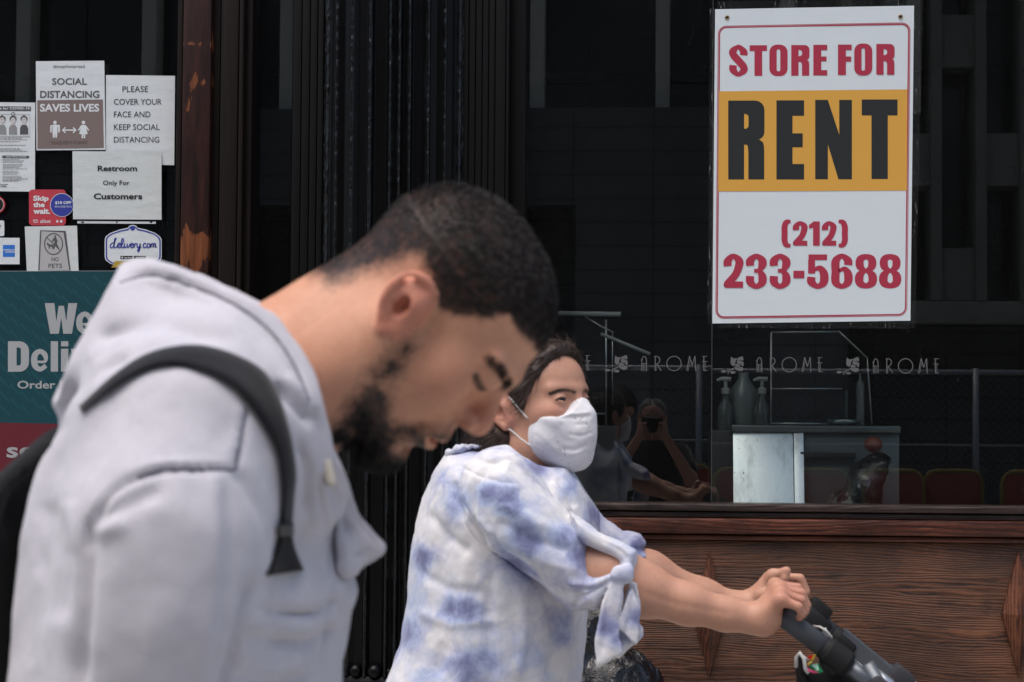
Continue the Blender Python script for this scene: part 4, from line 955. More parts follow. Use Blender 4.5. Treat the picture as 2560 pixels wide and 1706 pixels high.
# small stickers at the left edge
y=YS-.0012; o=sticker('payment_sticker','small white sticker with a bright blue square, at the left edge',qp((-60,1292),(128,1294),(128,1466),(-60,1466)),M_paper,y); L=MB(); decal_poly(L,qp((19,1340),(97,1340),(97,1418),(19,1418)),y,.0005); L.build('blue_square',I_amex,o)
L=MB(); text(L,'AMERICAN',qb(20,1368,96,1377),y,.03,eps=.0009); text(L,'EXPRESS',qb(36,1382,97,1391),y,.03,eps=.0009); L.build('lettering',I_white,o)
o=sticker('rounded_label','small white rounded label above the blue square sticker, cut by the left edge',rrpts(*qb(-90,1180,28,1282),4),M_paper,y); L=MB(); text(L,'y',qb(-8,1210,6,1240),y,.03,eps=.0005); L.build('lettering',I_char,o)
o=sticker('round_label','red ringed black disc sticker cut by the left edge',[(-9+22*math.cos(a),512+22*math.sin(a)) for a in np.linspace(0,2*math.pi,30,endpoint=False)],M_coral,y); L=MB(); disc(L,-9,512,18.5,y,30,.0005); L.build('rim_line',I_pale,o); L=MB(); disc(L,-9,512,17,y,30,.0009); L.build('centre',I_black,o)
# big teal poster
s=Sign('delivery_poster','big teal poster with pale we deliver lettering over a crimson band','poster',[(-140,678),(428,677),(430,1192),(-140,1188)],papermat('poster_base',(.4,.4,.4)),YS-.0005,.0006,11); y=s.y-.0004
decal_poly(s.mb('teal_field',I_teal),[(-139,679),(427,678),(428,1066),(-139,1054)],y); decal_poly(s.mb('crimson_band',I_crim),[(-139,1054),(428,1066),(429,1187),(-139,1187)],y)
m=s.mb('cutlery_pattern',I_teal2)
for i in range(-3,26):
    for jx in range(0,11):
        u=-130+jx*52+(i%2)*26; v=690+i*17+0; L_=15
        a=(u,v); b=(u+24,v+27)
        if -135<a[0] and b[0]<420 and a[1]>682 and b[1]<1048: ribbon(m,[a,((a[0]*2+b[0])/3,(a[1]*2+b[1])/3),b],[3.4 if (i+jx)%3 else 1.6,2.6,1.5],y,.0004,straight=True)
k2=1/2.4129
def Q2(x,yy): return (x*k2,600+yy*k2)
def qb2(a,b,c,d): return (*Q2(a,b),*Q2(c,d))
m=s.mb('lettering',ink('poster_grey',(.36,.375,.38)))
q2=lambda pts:[Q2(*p) for p in pts]
decal_poly(m,q2([(270,382),(328,382),(340,492),(354,398),(386,398),(400,492),(412,382),(466,382),(434,567),(382,567),(369,470),(355,567),(303,567)]),y,.0008)
def low_e(x0,y0,x1,y1):
    fx,fy=(x1-x0)/97,(y1-y0)/140; ribbon(m,q2([(x0+(a-463)*fx,y0+(b-430)*fy) for a,b in ((497,509),(541,507),(541,470),(512,447),(482,472),(482,528),(512,553),(546,532))]),[3.2,3.6,6.6,6,7.6,7.6,6,5.4],y,.0008,6)
low_e(463,430,560,570); low_e(190,655,292,798)
ringfill(m,q2(rrpts(48,612,175,796,[58,58,3,3],6)),q2(rrpts(100,650,126,758,[13,13,2,2],6)),y,.0008)
for bx_ in ((306,612,350,795),(368,657,412,795),(368,612,412,643)): decal_poly(m,q2(quad(*bx_)),y,.0008)
text(m,'ver',qb2(426,655,700,798),y,.06,eps=.0008)
text(m,'Order From',qb2(105,850,545,898),y,.02,eps=.0008); text(m,'seamless',qb2(40,1222,740,1315),y,.02,eps=.0008); s.done()
# ---- etched AROME lettering on the glass
M_etch=mat('etched_lettering',(.13,.13,.13),.8,spec=.2)
ey=6.3962
def arome(mb,x0,base,cap,sc):
    """art deco capitals; x in units of the detail view (3.2 px per photo px)"""
    k=1/3.2
    def M(x,yy): return (x0+x*sc*k,base-yy*(cap)) # yy 0..1
    def rb(pts,w,closed=False,n=5,st=False): ribbon(mb,[M(*p) for p in pts],[w*k*.5]*len(pts),ey,ep(),n,closed,st)
    # A : doubled left stem with arched top and crossbar
    rb([(5,0),(5,.62),(12,.90),(24,.97),(36,.90),(43,.62),(43,0)],7); rb([(17,0),(17,.52)],6,st=True); rb([(-6,.74),(12,.74)],5,st=True); rb([(5,.5),(43,.5)],5,st=True); rb([(30,0),(30,.5)],4,st=True)
    # R
    rb([(113,0),(113,1)],7,st=True); rb([(105,.97),(128,.97),(146,.88),(150,.72),(142,.55),(124,.46),(112,.45)],7); rb([(126,.45),(162,.02)],8,st=True); rb([(121,0),(121,.4)],4,st=True)
    # O
    rb([(265+58*math.cos(a),.5+.48*math.sin(a)) for a in np.linspace(0,2*math.pi,20,endpoint=False)],7,True,3)
    # M
    rb([(368,0),(390,1)],7,st=True); rb([(390,1),(412,.38)],8,st=True); rb([(412,.38),(434,1)],6,st=True); rb([(434,1),(440,0)],8,st=True); rb([(379,0),(394,.7)],4,st=True)
    # E
    rb([(506,0),(506,1)],8,st=True); rb([(492,.98),(534,.98)],5,st=True); rb([(490,.63),(534,.63)],6,st=True); rb([(506,.03),(534,.03)],5,st=True); rb([(518,0),(518,.6)],4,st=True)
def rose(mb,cx,cy,s=1.0):
    k=s/3.2
    def pl(pts): decal_poly(mb,[(cx+x*k,cy+yy*k) for x,yy in pts],ey,ep())
    pl([(-46,-52),(-22,-34),(-6,-40),(2,-34),(-10,-14),(-14,8),(-22,24),(-42,18),(-50,0)]); pl([(4,-38),(28,-50),(48,-54),(54,-30),(50,-18),(34,-24),(16,-22),(2,-24)])
    pl([(0,-20),(18,-20),(34,-20),(38,-8),(30,8),(14,10),(2,0)]); pl([(40,-14),(54,-8),(54,20),(46,28),(32,12)]); pl([(-14,12),(0,4),(14,14),(30,14),(24,28),(6,32),(-12,28)]); pl([(-24,28),(-10,32),(10,36),(26,32),(44,32),(54,46),(46,62),(24,66),(2,58),(-14,44)])
    pl([(-130,66),(-112,56),(-92,58),(-84,68),(-100,78),(-118,76)]); pl([(-58,72),(-40,62),(-20,66),(-8,76),(-26,86),(-46,84)])
    ribbon(mb,[(cx+x*k,cy+yy*k) for x,yy in ((-22,44),(-50,54),(-66,70),(-70,92))],[1.2,1.2,1.1,.8],ey,ep()); ribbon(mb,[(cx+x*k,cy+yy*k) for x,yy in ((-84,66),(-60,66))],.8,ey,ep(),straight=True)
for x0,base in ((1891,931),(2182,934),(1603,928)):
    mb=MB(); arome(mb,x0,base,37.5,.99); mb.build('etched_word',M_etch,store)
sub=MB(); arome(sub,1476-528/3.2,926,37.5,.99); mb=MB()      # only the last letter shows beside the woman's head
mb.add(sub.v,[f for f in sub.f if min(proj(np.array([sub.v[i] for i in f]))[0])>1459]); mb.build('etched_word',M_etch,store)
for (cx,cy) in ((1842,908),(2131,910),(1552,905)):
    mb=MB(); rose(mb,cx,cy); mb.build('etched_rose',M_etch,store)
# ================================================================ PEOPLE
def head_shape(F,s):
    """head in its own frame: x forward, y to its left, z up, origin between the ear canals"""
    bz=s.get('brow',0)
    F.ell((-.004-.005*s.get('small',0),0,.049),(.094-.009*s.get('small',0),.0755,.079-.007*s.get('small',0)),.02)
    F.ell((.030-.004*s.get('small',0),0,.044),(.064-.005*s.get('small',0),.062,.062),.02)
    F.ell((.040,0,-.018),(.054,.060,.070),.025)
    F.ell((.072,0,-.048),(.031,.036,.036),.02)
    for sy in (-1,1):
        F.ell((.058,sy*.044,-.004),(.027,.020,.017),.022)
        F.cap((.006,sy*.052,-.054),(.080,sy*.014,-.086),.017,.0125,.02)
        F.cap((.000,sy*.060,-.005),(.008,sy*.052,-.056),.013,.015,.025)
        F.cap((.091-bz,sy*.009,.035-bz),(.074,sy*.046,.037-bz*.8),.0085,.0075,.012)
    F.ell((.083,0,-.086),(.016,.021,.014),.018)
    for sy in (-1,1):
        F.ell((.1005,sy*.033,.0185),(.019,.0205,.0125),.012,'sub')
        F.ell((.0775,sy*.0325,.0175),(.0148,.0155,.0138),.004)
    # nose
    nl=s.get('nose',1.0)
    F.cap((.090-bz*1.7,0,.030-bz*1.2),(.101+.008*nl,0,-.004),.0065,.0088,.010)
    F.ell((.1045+.006*nl,0,-.012),(.0115,.0105,.0100),.008)
    for sy in (-1,1): F.ell((.1005,sy*.0135,-.0165),(.0115,.0072,.0075),.006)
    for sy in (-1,1): F.ell((.1065,sy*.0072,-.0255),(.0065,.0036,.0042),.003,'sub')
    # mouth
    F.ell((.0965,0,-.0405),(.0105,.0235,.0058),.006); F.ell((.0945,0,-.0535),(.0108,.0195,.0066),.006)
    F.ell((.108,0,-.0470),(.017,.026,.0016),.004,'sub'); F.ell((.100,0,-.0665),(.010,.018,.0045),.012,'sub')
    for sy in (-1,1):
        F.chain([(.102,sy*.019,-.018),(.092,sy*.030,-.034),(.083,sy*.033,-.048)],[.0022,.003,.0018],.010,'sub')
def ear_shape(F,sy,sc=1.0,tilt=-.22,o=(-.010,.0735,.004),flare=.42):
    ct,st=math.cos(tilt),math.sin(tilt)
    def E(u,w,out=0):
        u,w,out=u*sc,w*sc,out*sc; x=u*ct+w*st; z=-u*st+w*ct
        return (o[0]+x,sy*(o[1]+out+max(0,-(u-.012*sc))*flare),o[2]+z)
    F.chain([E(.010,-.016,.000),E(.004,.010,.001),E(.006,.020,.001)],[.010,.012,.008],.012)
    F.chain([E(-.004,-.004,.0),E(-.012,.014,.001),E(-.006,.026,.002)],[.0055,.0055,.0045],.008)
    hel=[E(.006,.005,.005),E(.012,.018,.006),E(.010,.029,.007),E(.001,.034,.008),E(-.011,.030,.008),E(-.018,.018,.008),E(-.0185,.003,.007),E(-.014,-.011,.005),E(-.006,-.020,.003)]
    F.chain([tuple(q) for q in catmull(hel,4)],.0038*sc,.0025)
    F.chain([E(-.006,-.020,.003),E(.001,-.027,.002),E(.007,-.021,.002)],[.0055*sc,.0068*sc,.005*sc],.005)
    F.chain([E(.000,.024,.004),E(-.009,.015,.006),E(-.0105,.002,.006),E(-.006,-.010,.005),E(.003,-.0135,.004)],[.0026,.0028,.0028,.003,.003],.004)
    F.ell(E(.001,.002,.009),(.0072*sc,.0078*sc,.0125*sc),.004,'sub'); F.ell(E(-.012,.0225,.0085),(.004,.006,.006),.004,'sub')
    F.ell(E(.0095,-.003,.0045),(.0045,.005,.0058),.004)
def poly_sd(px,py,poly):
    pts=np.array(poly,float); dd=np.full(px.shape,1e9); ins=np.zeros(px.shape,bool); N=len(pts)
    for i in range(N):
        a,b=pts[i],pts[(i+1)%N]; e=b-a; t=np.clip(((px-a[0])*e[0]+(py-a[1])*e[1])/max(e@e,1e-12),0,1)
        dd=np.minimum(dd,(px-a[0]-t*e[0])**2+(py-a[1]-t*e[1])**2)
        c=((a[1]<=py)&(b[1]>py))|((b[1]<=py)&(a[1]>py))
        if abs(e[1])>1e-12: ins^=c&(px<a[0]+(py-a[1])*e[0]/e[1])
    return np.sqrt(dd)*np.where(ins,1,-1)
def segdist(V,pts):
    d=np.full(len(V),1e9)
    for a,b in zip(pts[:-1],pts[1:]):
        a=np.array(a);b=np.array(b);e=b-a;t=np.clip(((V-a)@e)/max(e@e,1e-12),0,1); d=np.minimum(d,np.linalg.norm(V-a-t[:,None]*e,axis=1))
    return d
def skinmat(name,base,hair,red=(.60,.19,.14),lip=(.36,.12,.10),sss=.05):
    m=mat(name,base,.5,spec=.35); t=NT(m); b=t.b
    b.inputs['Subsurface Weight'].default_value=sss; b.inputs['Subsurface Radius'].default_value=(.012,.005,.003); b.inputs['Subsurface Scale'].default_value=1.0
    at=lambda n:(lambda x:(setattr(x,'attribute_name',n),x.outputs['Fac'])[1])(t.n('ShaderNodeAttribute'))
    n1=t.noise(t.coords(),38,5,.65); n2=t.noise(t.coords(),330,3,.6)
    c=t.mix(t.ramp(n1,[(.32,g(0)),(.72,g(.55))]),base,tuple(q*k for q,k in zip(base,(.84,.76,.72))))
    c=t.mix(at('red'),c,red); c=t.mix(at('lip'),c,lip)
    # hair roots: stubble speckle where the hair is thin, solid where it is thick
    ad=t.n('ShaderNodeMath',operation='MULTIPLY_ADD'); ad.inputs[1].default_value=.55; ad.inputs[2].default_value=-.275; t.l(n2,ad.inputs[0])
    a2=t.n('ShaderNodeMath',operation='ADD'); t.l(ad.outputs[0],a2.inputs[0]); ha=at('hair'); t.l(ha,a2.inputs[1])
    mulf=t.n('ShaderNodeMath',operation='MULTIPLY',use_clamp=True); t.l(t.ramp(a2.outputs[0],[(.12,g(0)),(.62,g(1))]),mulf.inputs[0]); mulf.inputs[1].default_value=1
    c=t.mix(mulf.outputs[0],c,hair); t.l(c,b.inputs['Base Color']); n3=t.noise(t.coords(),130,4,.6); c=t.mix(t.ramp(n3,[(.42,g(0)),(.72,g(.20))]),c,tuple(q*k for q,k in zip(base,(.72,.58,.52)))); t.l(c,b.inputs['Base Color']); t.bump(n2,.28,.0014)
    return m
def strands(name,V,N,dens,flow,length,width,count,m,parent,seed=0,F=None,lift=.35,jit=.25,curl=0):
    rn=np.random.RandomState(seed); w=dens[F].mean(1)*np.linalg.norm(np.cross(V[F[:,2]]-V[F[:,0]],V[F[:,3]]-V[F[:,1]]),axis=1)
    w=np.maximum(w,0); w/=w.sum(); fi=rn.choice(len(F),count,p=w); a=rn.rand(count,1); b=rn.rand(count,1); q=F[fi]
    bil=lambda A:(A[q[:,0]]*(1-a)+A[q[:,1]]*a)*(1-b)+(A[q[:,3]]*(1-a)+A[q[:,2]]*a)*b
    p=bil(V); n=bil(N); d=bil(flow)+rn.randn(count,3)*jit; dn=bil(dens[:,None])
    d=d-n*(d*n).sum(1)[:,None]; d/=np.linalg.norm(d,axis=1)[:,None]+1e-9; d=d+n*lift; d/=np.linalg.norm(d,axis=1)[:,None]
    L=(length if np.isscalar(length) else bil(np.asarray(length)[:,None]))*(.55+.7*rn.rand(count,1))*np.clip(dn*1.1,.25,1)
    s=np.cross(d,rn.randn(count,3)); s/=np.linalg.norm(s,axis=1)[:,None]+1e-9; s*=width*(.6+.8*rn.rand(count,1))
    bend=-n*L*.22*lift+rn.randn(count,3)*L*(.06+curl)
    p=p-n*.0006; mid=p+d*L*.5; tip=p+d*L+bend
    VV=np.stack([p-s*.5,p+s*.5,mid+s*.42,mid-s*.42,tip],1).reshape(-1,3); k=np.arange(count)*5
    me=bpy.data.meshes.new(name); me.vertices.add(len(VV)); me.vertices.foreach_set('co',VV.astype(np.float32).ravel())
    T=np.stack([k,k+1,k+2,k,k+2,k+3,k+3,k+2,k+4],1).reshape(-1,3); me.loops.add(T.size); me.loops.foreach_set('vertex_index',T.astype(np.int32).ravel())
    me.polygons.add(len(T)); me.polygons.foreach_set('loop_start',np.arange(0,T.size,3,dtype=np.int32)); me.update(calc_edges=True)
    return link(name,me,m,parent,False)
def hairmat(name,c,rough=.42):
    m=mat(name,c,rough,spec=.35); t=NT(m); n=t.noise(t.coords(),70,3,.6); t.l(t.ramp(n,[(.3,tuple(q*.6 for q in c)),(.75,tuple(q*1.7 for q in c))]),t.b.inputs['Base Color']); return m
def merge(parts):
    V=[];F=[];k=0
    for s in parts: V.append(s.V); F.append(s.F+k); k+=len(s.V)
    return Sculpt(np.concatenate(V),np.concatenate(F))
def rotm(pitch=0,yaw=0,roll=0): # pitch>0 looks down, yaw>0 turns to its left
    return np.array(Matrix.Rotation(yaw,3,'Z')@Matrix.Rotation(pitch,3,'Y')@Matrix.Rotation(roll,3,'X'))
from mathutils.bvhtree import BVHTree
def bvh(S): return BVHTree.FromPolygons([Vector(v) for v in S.V],[tuple(f) for f in S.F])
def hit(T,u,v,default=None):
    d=Vector(CF+CR*((u-W0/2)/FPX)+CU*((H0/2-v)/FPX)).normalized(); r=T.ray_cast(Vector(CAM),d)
    return (r[0],r[3]) if r[0] is not None else (default,None)
def drape(name,T,up,lo,m,parent,lift=.004,th=.006,nx=6,ns=8,ybias=None,smooth=6,ymax=9):
    """a band laid over a surface, following two edges given in photo pixels"""
    A=catmull(up,ns)[:,:2]; B=catmull(lo,ns)[:,:2]; n=min(len(A),len(B))
    A=np.array([np.interp(np.linspace(0,1,n),np.linspace(0,1,len(A)),A[:,k]) for k in (0,1)]).T; B=np.array([np.interp(np.linspace(0,1,n),np.linspace(0,1,len(B)),B[:,k]) for k in (0,1)]).T
    UV=np.array([[A[i]*(1-j/nx)+B[i]*j/nx for j in range(nx+1)] for i in range(n)]); Y=np.full((n,nx+1),np.nan)
    for i in range(n):
        for j in range(nx+1):
            p,_=hit(T,*UV[i,j]); 
            if p is not None and p[1]<ymax: Y[i,j]=p[1]
    mn=np.nanmean(Y)
    for j in range(nx+1):
        c=Y[:,j]; ok=~np.isnan(c); Y[:,j]=np.interp(np.arange(n),np.arange(n)[ok],c[ok]) if ok.any() else mn
    for _ in range(smooth):
        Z_=Y.copy(); Z_[1:-1]=(Y[:-2]+2*Y[1:-1]+Y[2:])/4; Y=Z_.copy(); Z_[:,1:-1]=(Y[:,:-2]+2*Y[:,1:-1]+Y[:,2:])/4; Y=np.minimum(Z_,Y)
    mb=MB()
    for L in (0,1):
        for i in range(n):
            for j in range(nx+1):
                e=1-(2*j/nx-1)**4
                mb.v.append(tuple(P(*UV[i,j],Y[i,j]-lift-(th*(.35+.65*e) if L==0 else -.004))))
    N=n*(nx+1)
    for i in range(n-1):
        for j in range(nx):
            k=i*(nx+1)+j; mb.f.append((k,k+nx+1,k+nx+2,k+1)); mb.f.append((N+k,N+k+1,N+k+nx+2,N+k+nx+1))
        for j,fl in ((0,1),(nx,0)):
            k=i*(nx+1)+j; q=(k,k+nx+1,N+k+nx+1,N+k); mb.f.append(q[::-1] if fl else q)
    for i in (0,n-1):
        for j in range(nx): k=i*(nx+1)+j; mb.f.append((k,k+1,N+k+1,N+k) if i==0 else (k+1,k,N+k,N+k+1))
    mb.mi=[0]*len(mb.f); return mb.build(name,m,parent,True)
def clothmat(name,c,sc=900,st=.25,var=.12,sheen=.25):
    m=mat(name,c,.9,spec=.15); t=NT(m); t.b.inputs['Sheen Weight'].default_value=sheen; t.b.inputs['Sheen Roughness'].default_value=.5
    n=t.noise(t.coords(),sc,2,.7); n2=t.noise(t.coords(),30,4,.6)
    a=t.mix(t.ramp(n2,[(.3,g(0)),(.7,g(1))]),tuple(q*(1-var) for q in c),c); t.l(t.mix(t.ramp(n,[(.35,g(.25)),(.6,g(0))]),a,tuple(q*.7 for q in c)),t.b.inputs['Base Color']); nh=t.noise(t.coords((1,1,2.2)),260,3,.7); t.l(t.mix(t.ramp(nh,[(.36,g(.30)),(.62,g(0))]),t.b.inputs['Base Color'].links[0].from_socket,tuple(q*.72 for q in c)),t.b.inputs['Base Color']); t.bump(n,st,.002); return m
def legs(root,hip,foot,m,shoe,hw=.095,stride=.22,rt=.085,fwd=(1,0)):
    """trousers and shoes below the picture, so that the walker stands on the pavement"""
    hx,hy,hz=hip; F=Field((hx-.5,hy-.3,-.0),(hx+.5,hy+.3,hz+.12),.011); S=MB(); fx,fy=fwd
    F.ell((hx,hy,hz),(.15,.18,.14),.05)
    for sy,st in ((-1,stride),(1,-stride)):
        ox,oy=-fy*sy*hw,fx*sy*hw
        k=(hx+ox+fx*(st*.55+.03),hy+oy+fy*(st*.55+.03),hz*.52); a=(hx+ox+fx*(st*.9-.04),hy+oy+fy*(st*.9-.04),.10)
        F.chain([(hx+ox,hy+oy,hz-.03),k,a],[rt,rt*.72,rt*.62],.05)
    F.blur(1); s=Sculpt(*F.surf()); s.smooth(2); link('trousers',s.mesh('trousers'),m,root)
    for sy,st in ((-1,stride),(1,-stride)):
        ox,oy=-fy*sy*hw,fx*sy*hw; c=(hx+ox+fx*(st*.9-.0),hy+oy+fy*st*.9)
        F=Field((c[0]-.22,c[1]-.2,-.02),(c[0]+.24,c[1]+.2,.16),.008); F.chain([(c[0]-fx*.08,c[1]-fy*.08,.045),(c[0]+fx*.05,c[1]+fy*.05,.045),(c[0]+fx*.15,c[1]+fy*.15,.036)],[.042,.045,.034],.03); F.cap((c[0]-fx*.05,c[1]-fy*.05,.05),(c[0]-fx*.04,c[1]-fy*.04,.12),.05,.045,.03); F.plane((0,0,.004),(0,0,-1))
        s=Sculpt(*F.surf()); s.smooth(1); link('shoe',s.mesh('shoe'),shoe,root)
# ---------------------------------------------------------------- the man in front
DM=1.75
def man():
    Rm=rotm(R_(51),R_(-6)); T=np.array(P(1012,790,DM-.072))-Rm@np.array([0,-.072,0])
    loc=lambda p:(np.array(p)-T)@Rm
    root=empty('person',(T[0]-.3,DM,0),'bearded man in a pale grey hoodie with a black backpack, head bowed, nearest the camera','person')
    F=Field((-.20,-.105,-.235),(.145,.105,.150),.0018)
    head_shape(F,{'nose':.75,'small':1,'brow':.006})
    nb=loc(P(560,1030,DM)); F.chain([(-.035,0,-.035),tuple(loc(P(800,900,DM))),tuple(loc(P(640,985,DM)))],[.056,.058,.068],.04)
    F.cap((.02,0,-.075),tuple(loc(P(790,1010,DM))),.035,.045,.03)
    F.cap((-.005,-.052,-.03),tuple(loc(P(770,1010,DM-.03))),.010,.010,.05)   # neck muscle below the ear
    d0=F.d.copy()
    for sy in (-1,1): ear_shape(F,sy,.87,-.10,(-.0055,.0735,.0047))
    S=Sculpt(*F.surf()); S.smooth(2,.5); L=S.V.copy()
    LA=L.copy(); lx,ly,lz=L.T
    tw=np.clip(-lz/.06,-.5,1.7); ww=smst(lx,.03,.085)*smst(.028-lz,0,.03)
    LW=L.copy(); LW[:,0]-=ww*(.008+.006*tw); LW[:,2]-=ww*(.006+.004*tw)     # a long face, the mouth and chin drawn back
    # hair, beard and colour masks in the head's own frame
    hp=[(.0045,.021),(.0285,.0275),(.048,.048),(.053,.062),(.092,.0575),(.14,.09),(.05,.22),(-.17,.22),(-.17,-.066),(-.078,-.062),(-.050,-.046),(-.042,-.015),(-.022,.026)]
    sd=poly_sd(lx,lz,hp)+.003*fbm(L*90,3); wd=np.where(lx>0,.012,.040); wd=np.interp(lx,[-.03,.01],[.044,.014])
    hair=smst(sd,-.004,wd); gi=np.clip(((L-F.lo)/F.h).round().astype(int),0,F.n-1); ear=(d0[gi[:,0],gi[:,1],gi[:,2]]>.0022)&(np.abs(ly)>.06); hair=np.where(ear,0,hair)
    bp=[(.008,.012),(.027,.008),(.037,-.02),(.047,-.044),(.060,-.056),(.079,-.045),(.090,-.026),(.118,-.027),(.14,-.06),(.11,-.13),(.035,-.125),(.022,-.066),(.010,-.02)]
    bp=[(a*.9976+b*.0698,b*.9976-a*.0698) for a,b in bp]; sb=poly_sd(LW[:,0],LW[:,2],bp)+.005*fbm(L*70,5); beard=smst(sb,-.010,.024)*np.interp(LW[:,2],[-.105,-.075,-.025,0.012],[1,.84,.74,.45])
    lipm=np.clip(1.2-np.sqrt(((lx-.100)/.014)**2+(ly/.021)**2+((lz+.048)/.0085)**2)*1.0,0,1)*(lx>.088)
    beard=beard*(1-smst(lipm,.05,.3)); beard=beard*(LW[:,2]>-.13)
    soul=np.exp(-((lx-.097)/.012)**2-(ly/.02)**2-((lz+.066)/.006)**2); beard=beard*(1-.62*np.exp(-((lx-.094)/.012)**2-((lz+.069)/.011)**2))*np.clip(.92+.35*fbm(L*60,8),.5,1)
    brow=np.zeros(len(L))
    for sy in (-1,1):
        d=segdist(L,[(.094,sy*.010,.0225),(.093,sy*.024,.0285),(.084,sy*.044,.032),(.070,sy*.056,.030)]); brow=np.maximum(brow,(1-smst(d,.002,.0085))*np.interp(lx,[.07,.095],[.35,.6]))
        d=segdist(L,[(.0925,sy*.020,.0125),(.0935,sy*.033,.0100),(.085,sy*.046,.0120),(.076,sy*.051,.015)]); brow=np.maximum(brow,.62*(1-smst(d,.0006,.005)))
    hm=np.clip(np.maximum(np.maximum(hair,beard),brow),0,1)
    red=.45*np.exp(-((lx-.108)/.016)**2-(ly/.018)**2-((lz+.008)/.02)**2)+.30*np.exp(-((lx-.065)/.03)**2-((np.abs(ly)-.045)/.03)**2-((lz+.005)/.02)**2)
    red=np.maximum(red,np.where(ear,.5*smst(np.abs(ly),.070,.082),0)); 
    L[:]=LW; S.V=L@Rm.T+T
    M=skinmat('man_skin',(.62,.325,.21),(.017,.0115,.0095))
    N=S.normals()
    o=link('body',S.mesh('body',{'hair':hm,'red':np.clip(red,0,1),'lip':np.clip(lipm,0,1)*.45}),M,root)
    HM=hairmat('man_hair',(.011,.0095,.0095),.5)
    # short clipped hair, longer on top
    top=smst(lz,.02,.09); ln=.0025+.0042*top
    flow=np.stack([np.where(lz>.06,.6,-.3),.3*np.sign(ly),np.where(lz>.06,.2,-.9)],1)@Rm.T
    strands('hair',S.V,N,np.where(hair>.12,hair,0),flow,ln,.00045,52000,HM,root,1,S.F,.55,.35)
    flow=np.stack([.25+0*lx,.1*np.sign(ly),-1+0*lx],1)@Rm.T
    strands('beard',S.V,N,np.where(beard>.15,beard**2,0),flow,.0025+.009*smst(-lz,.065,.10),.0004,13000,HM,root,2,S.F,.7,.5)
    flow=np.stack([-.5+0*lx,1.0*np.sign(ly),.1+0*lx],1)@Rm.T
    strands('eyebrow',S.V,N,np.where(lz>.02,brow,0)*(lz<.045),flow,.011,.0005,2600,HM,root,3,S.F,.35,.3)
    # ---- hoodie
    lo=P(-60,900,DM); hi=P(1010,900,DM)
    F=Field((lo[0],1.47,Z(480,1960,DM)),(hi[0],2.09,Z(480,615,DM)),.0042)
    F.pillow([(166,1063),(135,1110),(111,1146),(80,1243),(54,1382),(34,1590),(24,1706),(20,2150),(850,2150),(848,1706),(858,1600),(868,1548),(888,1480),(870,1420),(846,1330),(838,1250),(832,1140),(800,1040),(700,960),(500,890),(300,950)],DM,.195,.15,.03)
    F.pillow([(305,668),(360,652),(440,672),(526,706),(610,744),(686,783),(748,862),(796,945),(824,1063),(838,1140),(760,1150),(640,1100),(500,1010),(380,980),(280,1020),(201,1050),(160,1038),(137,1008),(154,959),(172,905),(189,869),(212,830),(237,786),(279,720)],DM,.125,.075,.03)
    rim=[(345,682,.05),(440,692,.075),(526,722,.088),(610,762,.093),(672,806,.095),(728,880,.096),(776,960,.094),(804,1063,.088),(822,1130,.07)]
    for sg in (-1,1):
        F.chain([tuple(q) for q in catmull([P(u,v,DM+sg*d) for u,v,d in rim],4)],.0115,.012)
        F.chain([tuple(P(u-60,v+80,DM+sg*(d-.012))) for u,v,d in rim[3:]],.028,.03)
        F.chain([tuple(P(u-110,v+95,DM+sg*(d-.0))) for u,v,d in rim[4:]],.045,.03)
    # near arm and the far one
    F.chain([P(455,1120,1.625),P(425,1330,1.575),P(400,1540,1.575),P(375,1800,1.585),P(370,2100,1.6)],[.083,.068,.063,.055,.05],.045)
    F.ell(P(470,1050,1.64),(.085,.075,.05),.05)
    F.chain([P(500,1110,1.90),P(560,1350,1.945),P(600,1600,1.95),P(640,1850,1.93)],[.083,.07,.062,.052],.045)
    F.blur(2)
    # open placket of the collar: two thin flaps
    C=Field((P(790,1100,1.6)[0],1.64,Z(850,1470,1.6)),(P(1000,1100,1.6)[0],1.82,Z(850,1080,1.6)),.0028)
    C.pillow([(812,1100),(840,1125),(876,1205),(904,1283),(934,1326),(970,1362),(962,1388),(920,1410),(886,1428),(850,1440),(842,1350),(828,1240)],DM-.022,.0075,.006,.003,pw=.3)
    C.pillow([(815,1120),(862,1180),(890,1262),(925,1330),(940,1360),(890,1405),(850,1424),(830,1300)],DM+.028,.0075,.006,.003,pw=.3)
    C.cap(P(826,1128,DM-.03),P(846,1420,DM-.03),.013,.016,.01)
    FL=Sculpt(*C.surf()); FL.smooth(2,.4)
    S=Sculpt(*F.surf()); S.smooth(3,.5); S=merge([S,FL])
    S.fit([(305,662),(360,648),(440,672),(526,703),(610,742),(686,779),(748,862),(796,945),(824,1063),(834,1125),(872,1209),(900,1285),(935,1330),(970,1364),(958,1388),(892,1425),(900,1465),(872,1548),(852,1706),(840,2600),(0,2600),(17,1706),(28,1590),(48,1382),(76,1243),(111,1146),(166,1063),(150,1035),(131,1008),(150,959),(187,869),(235,786),(277,717)])
    # seams and folds
    S.crease([(300,708),(380,690),(500,722),(600,768),(680,832),(735,912),(772,1000),(800,1080)],5,-.006); S.crease([(296,722),(380,706),(498,738),(594,784),(670,846),(722,922),(758,1006)],6,.002)
    S.crease([(305,672),(440,676),(560,722),(690,790),(760,880),(810,990)],16,.002)
    S.crease([(613,1015),(604,1080),(596,1130),(589,1172)],6,-.006); S.crease([(600,1015),(590,1080),(582,1130)],7,.003)
    S.crease([(589,1174),(500,1172),(409,1172),(340,1195),(280,1230),(235,1290),(205,1370)],7,-.006); S.crease([(580,1162),(500,1160),(409,1158),(330,1182)],8,.0035)
    S.crease([(589,1174),(625,1230),(660,1300),(680,1400)],16,-.005); S.crease([(560,1180),(575,1330),(560,1500),(530,1700)],24,-.004); S.crease([(535,1180),(545,1330),(535,1500),(505,1706)],26,.003)
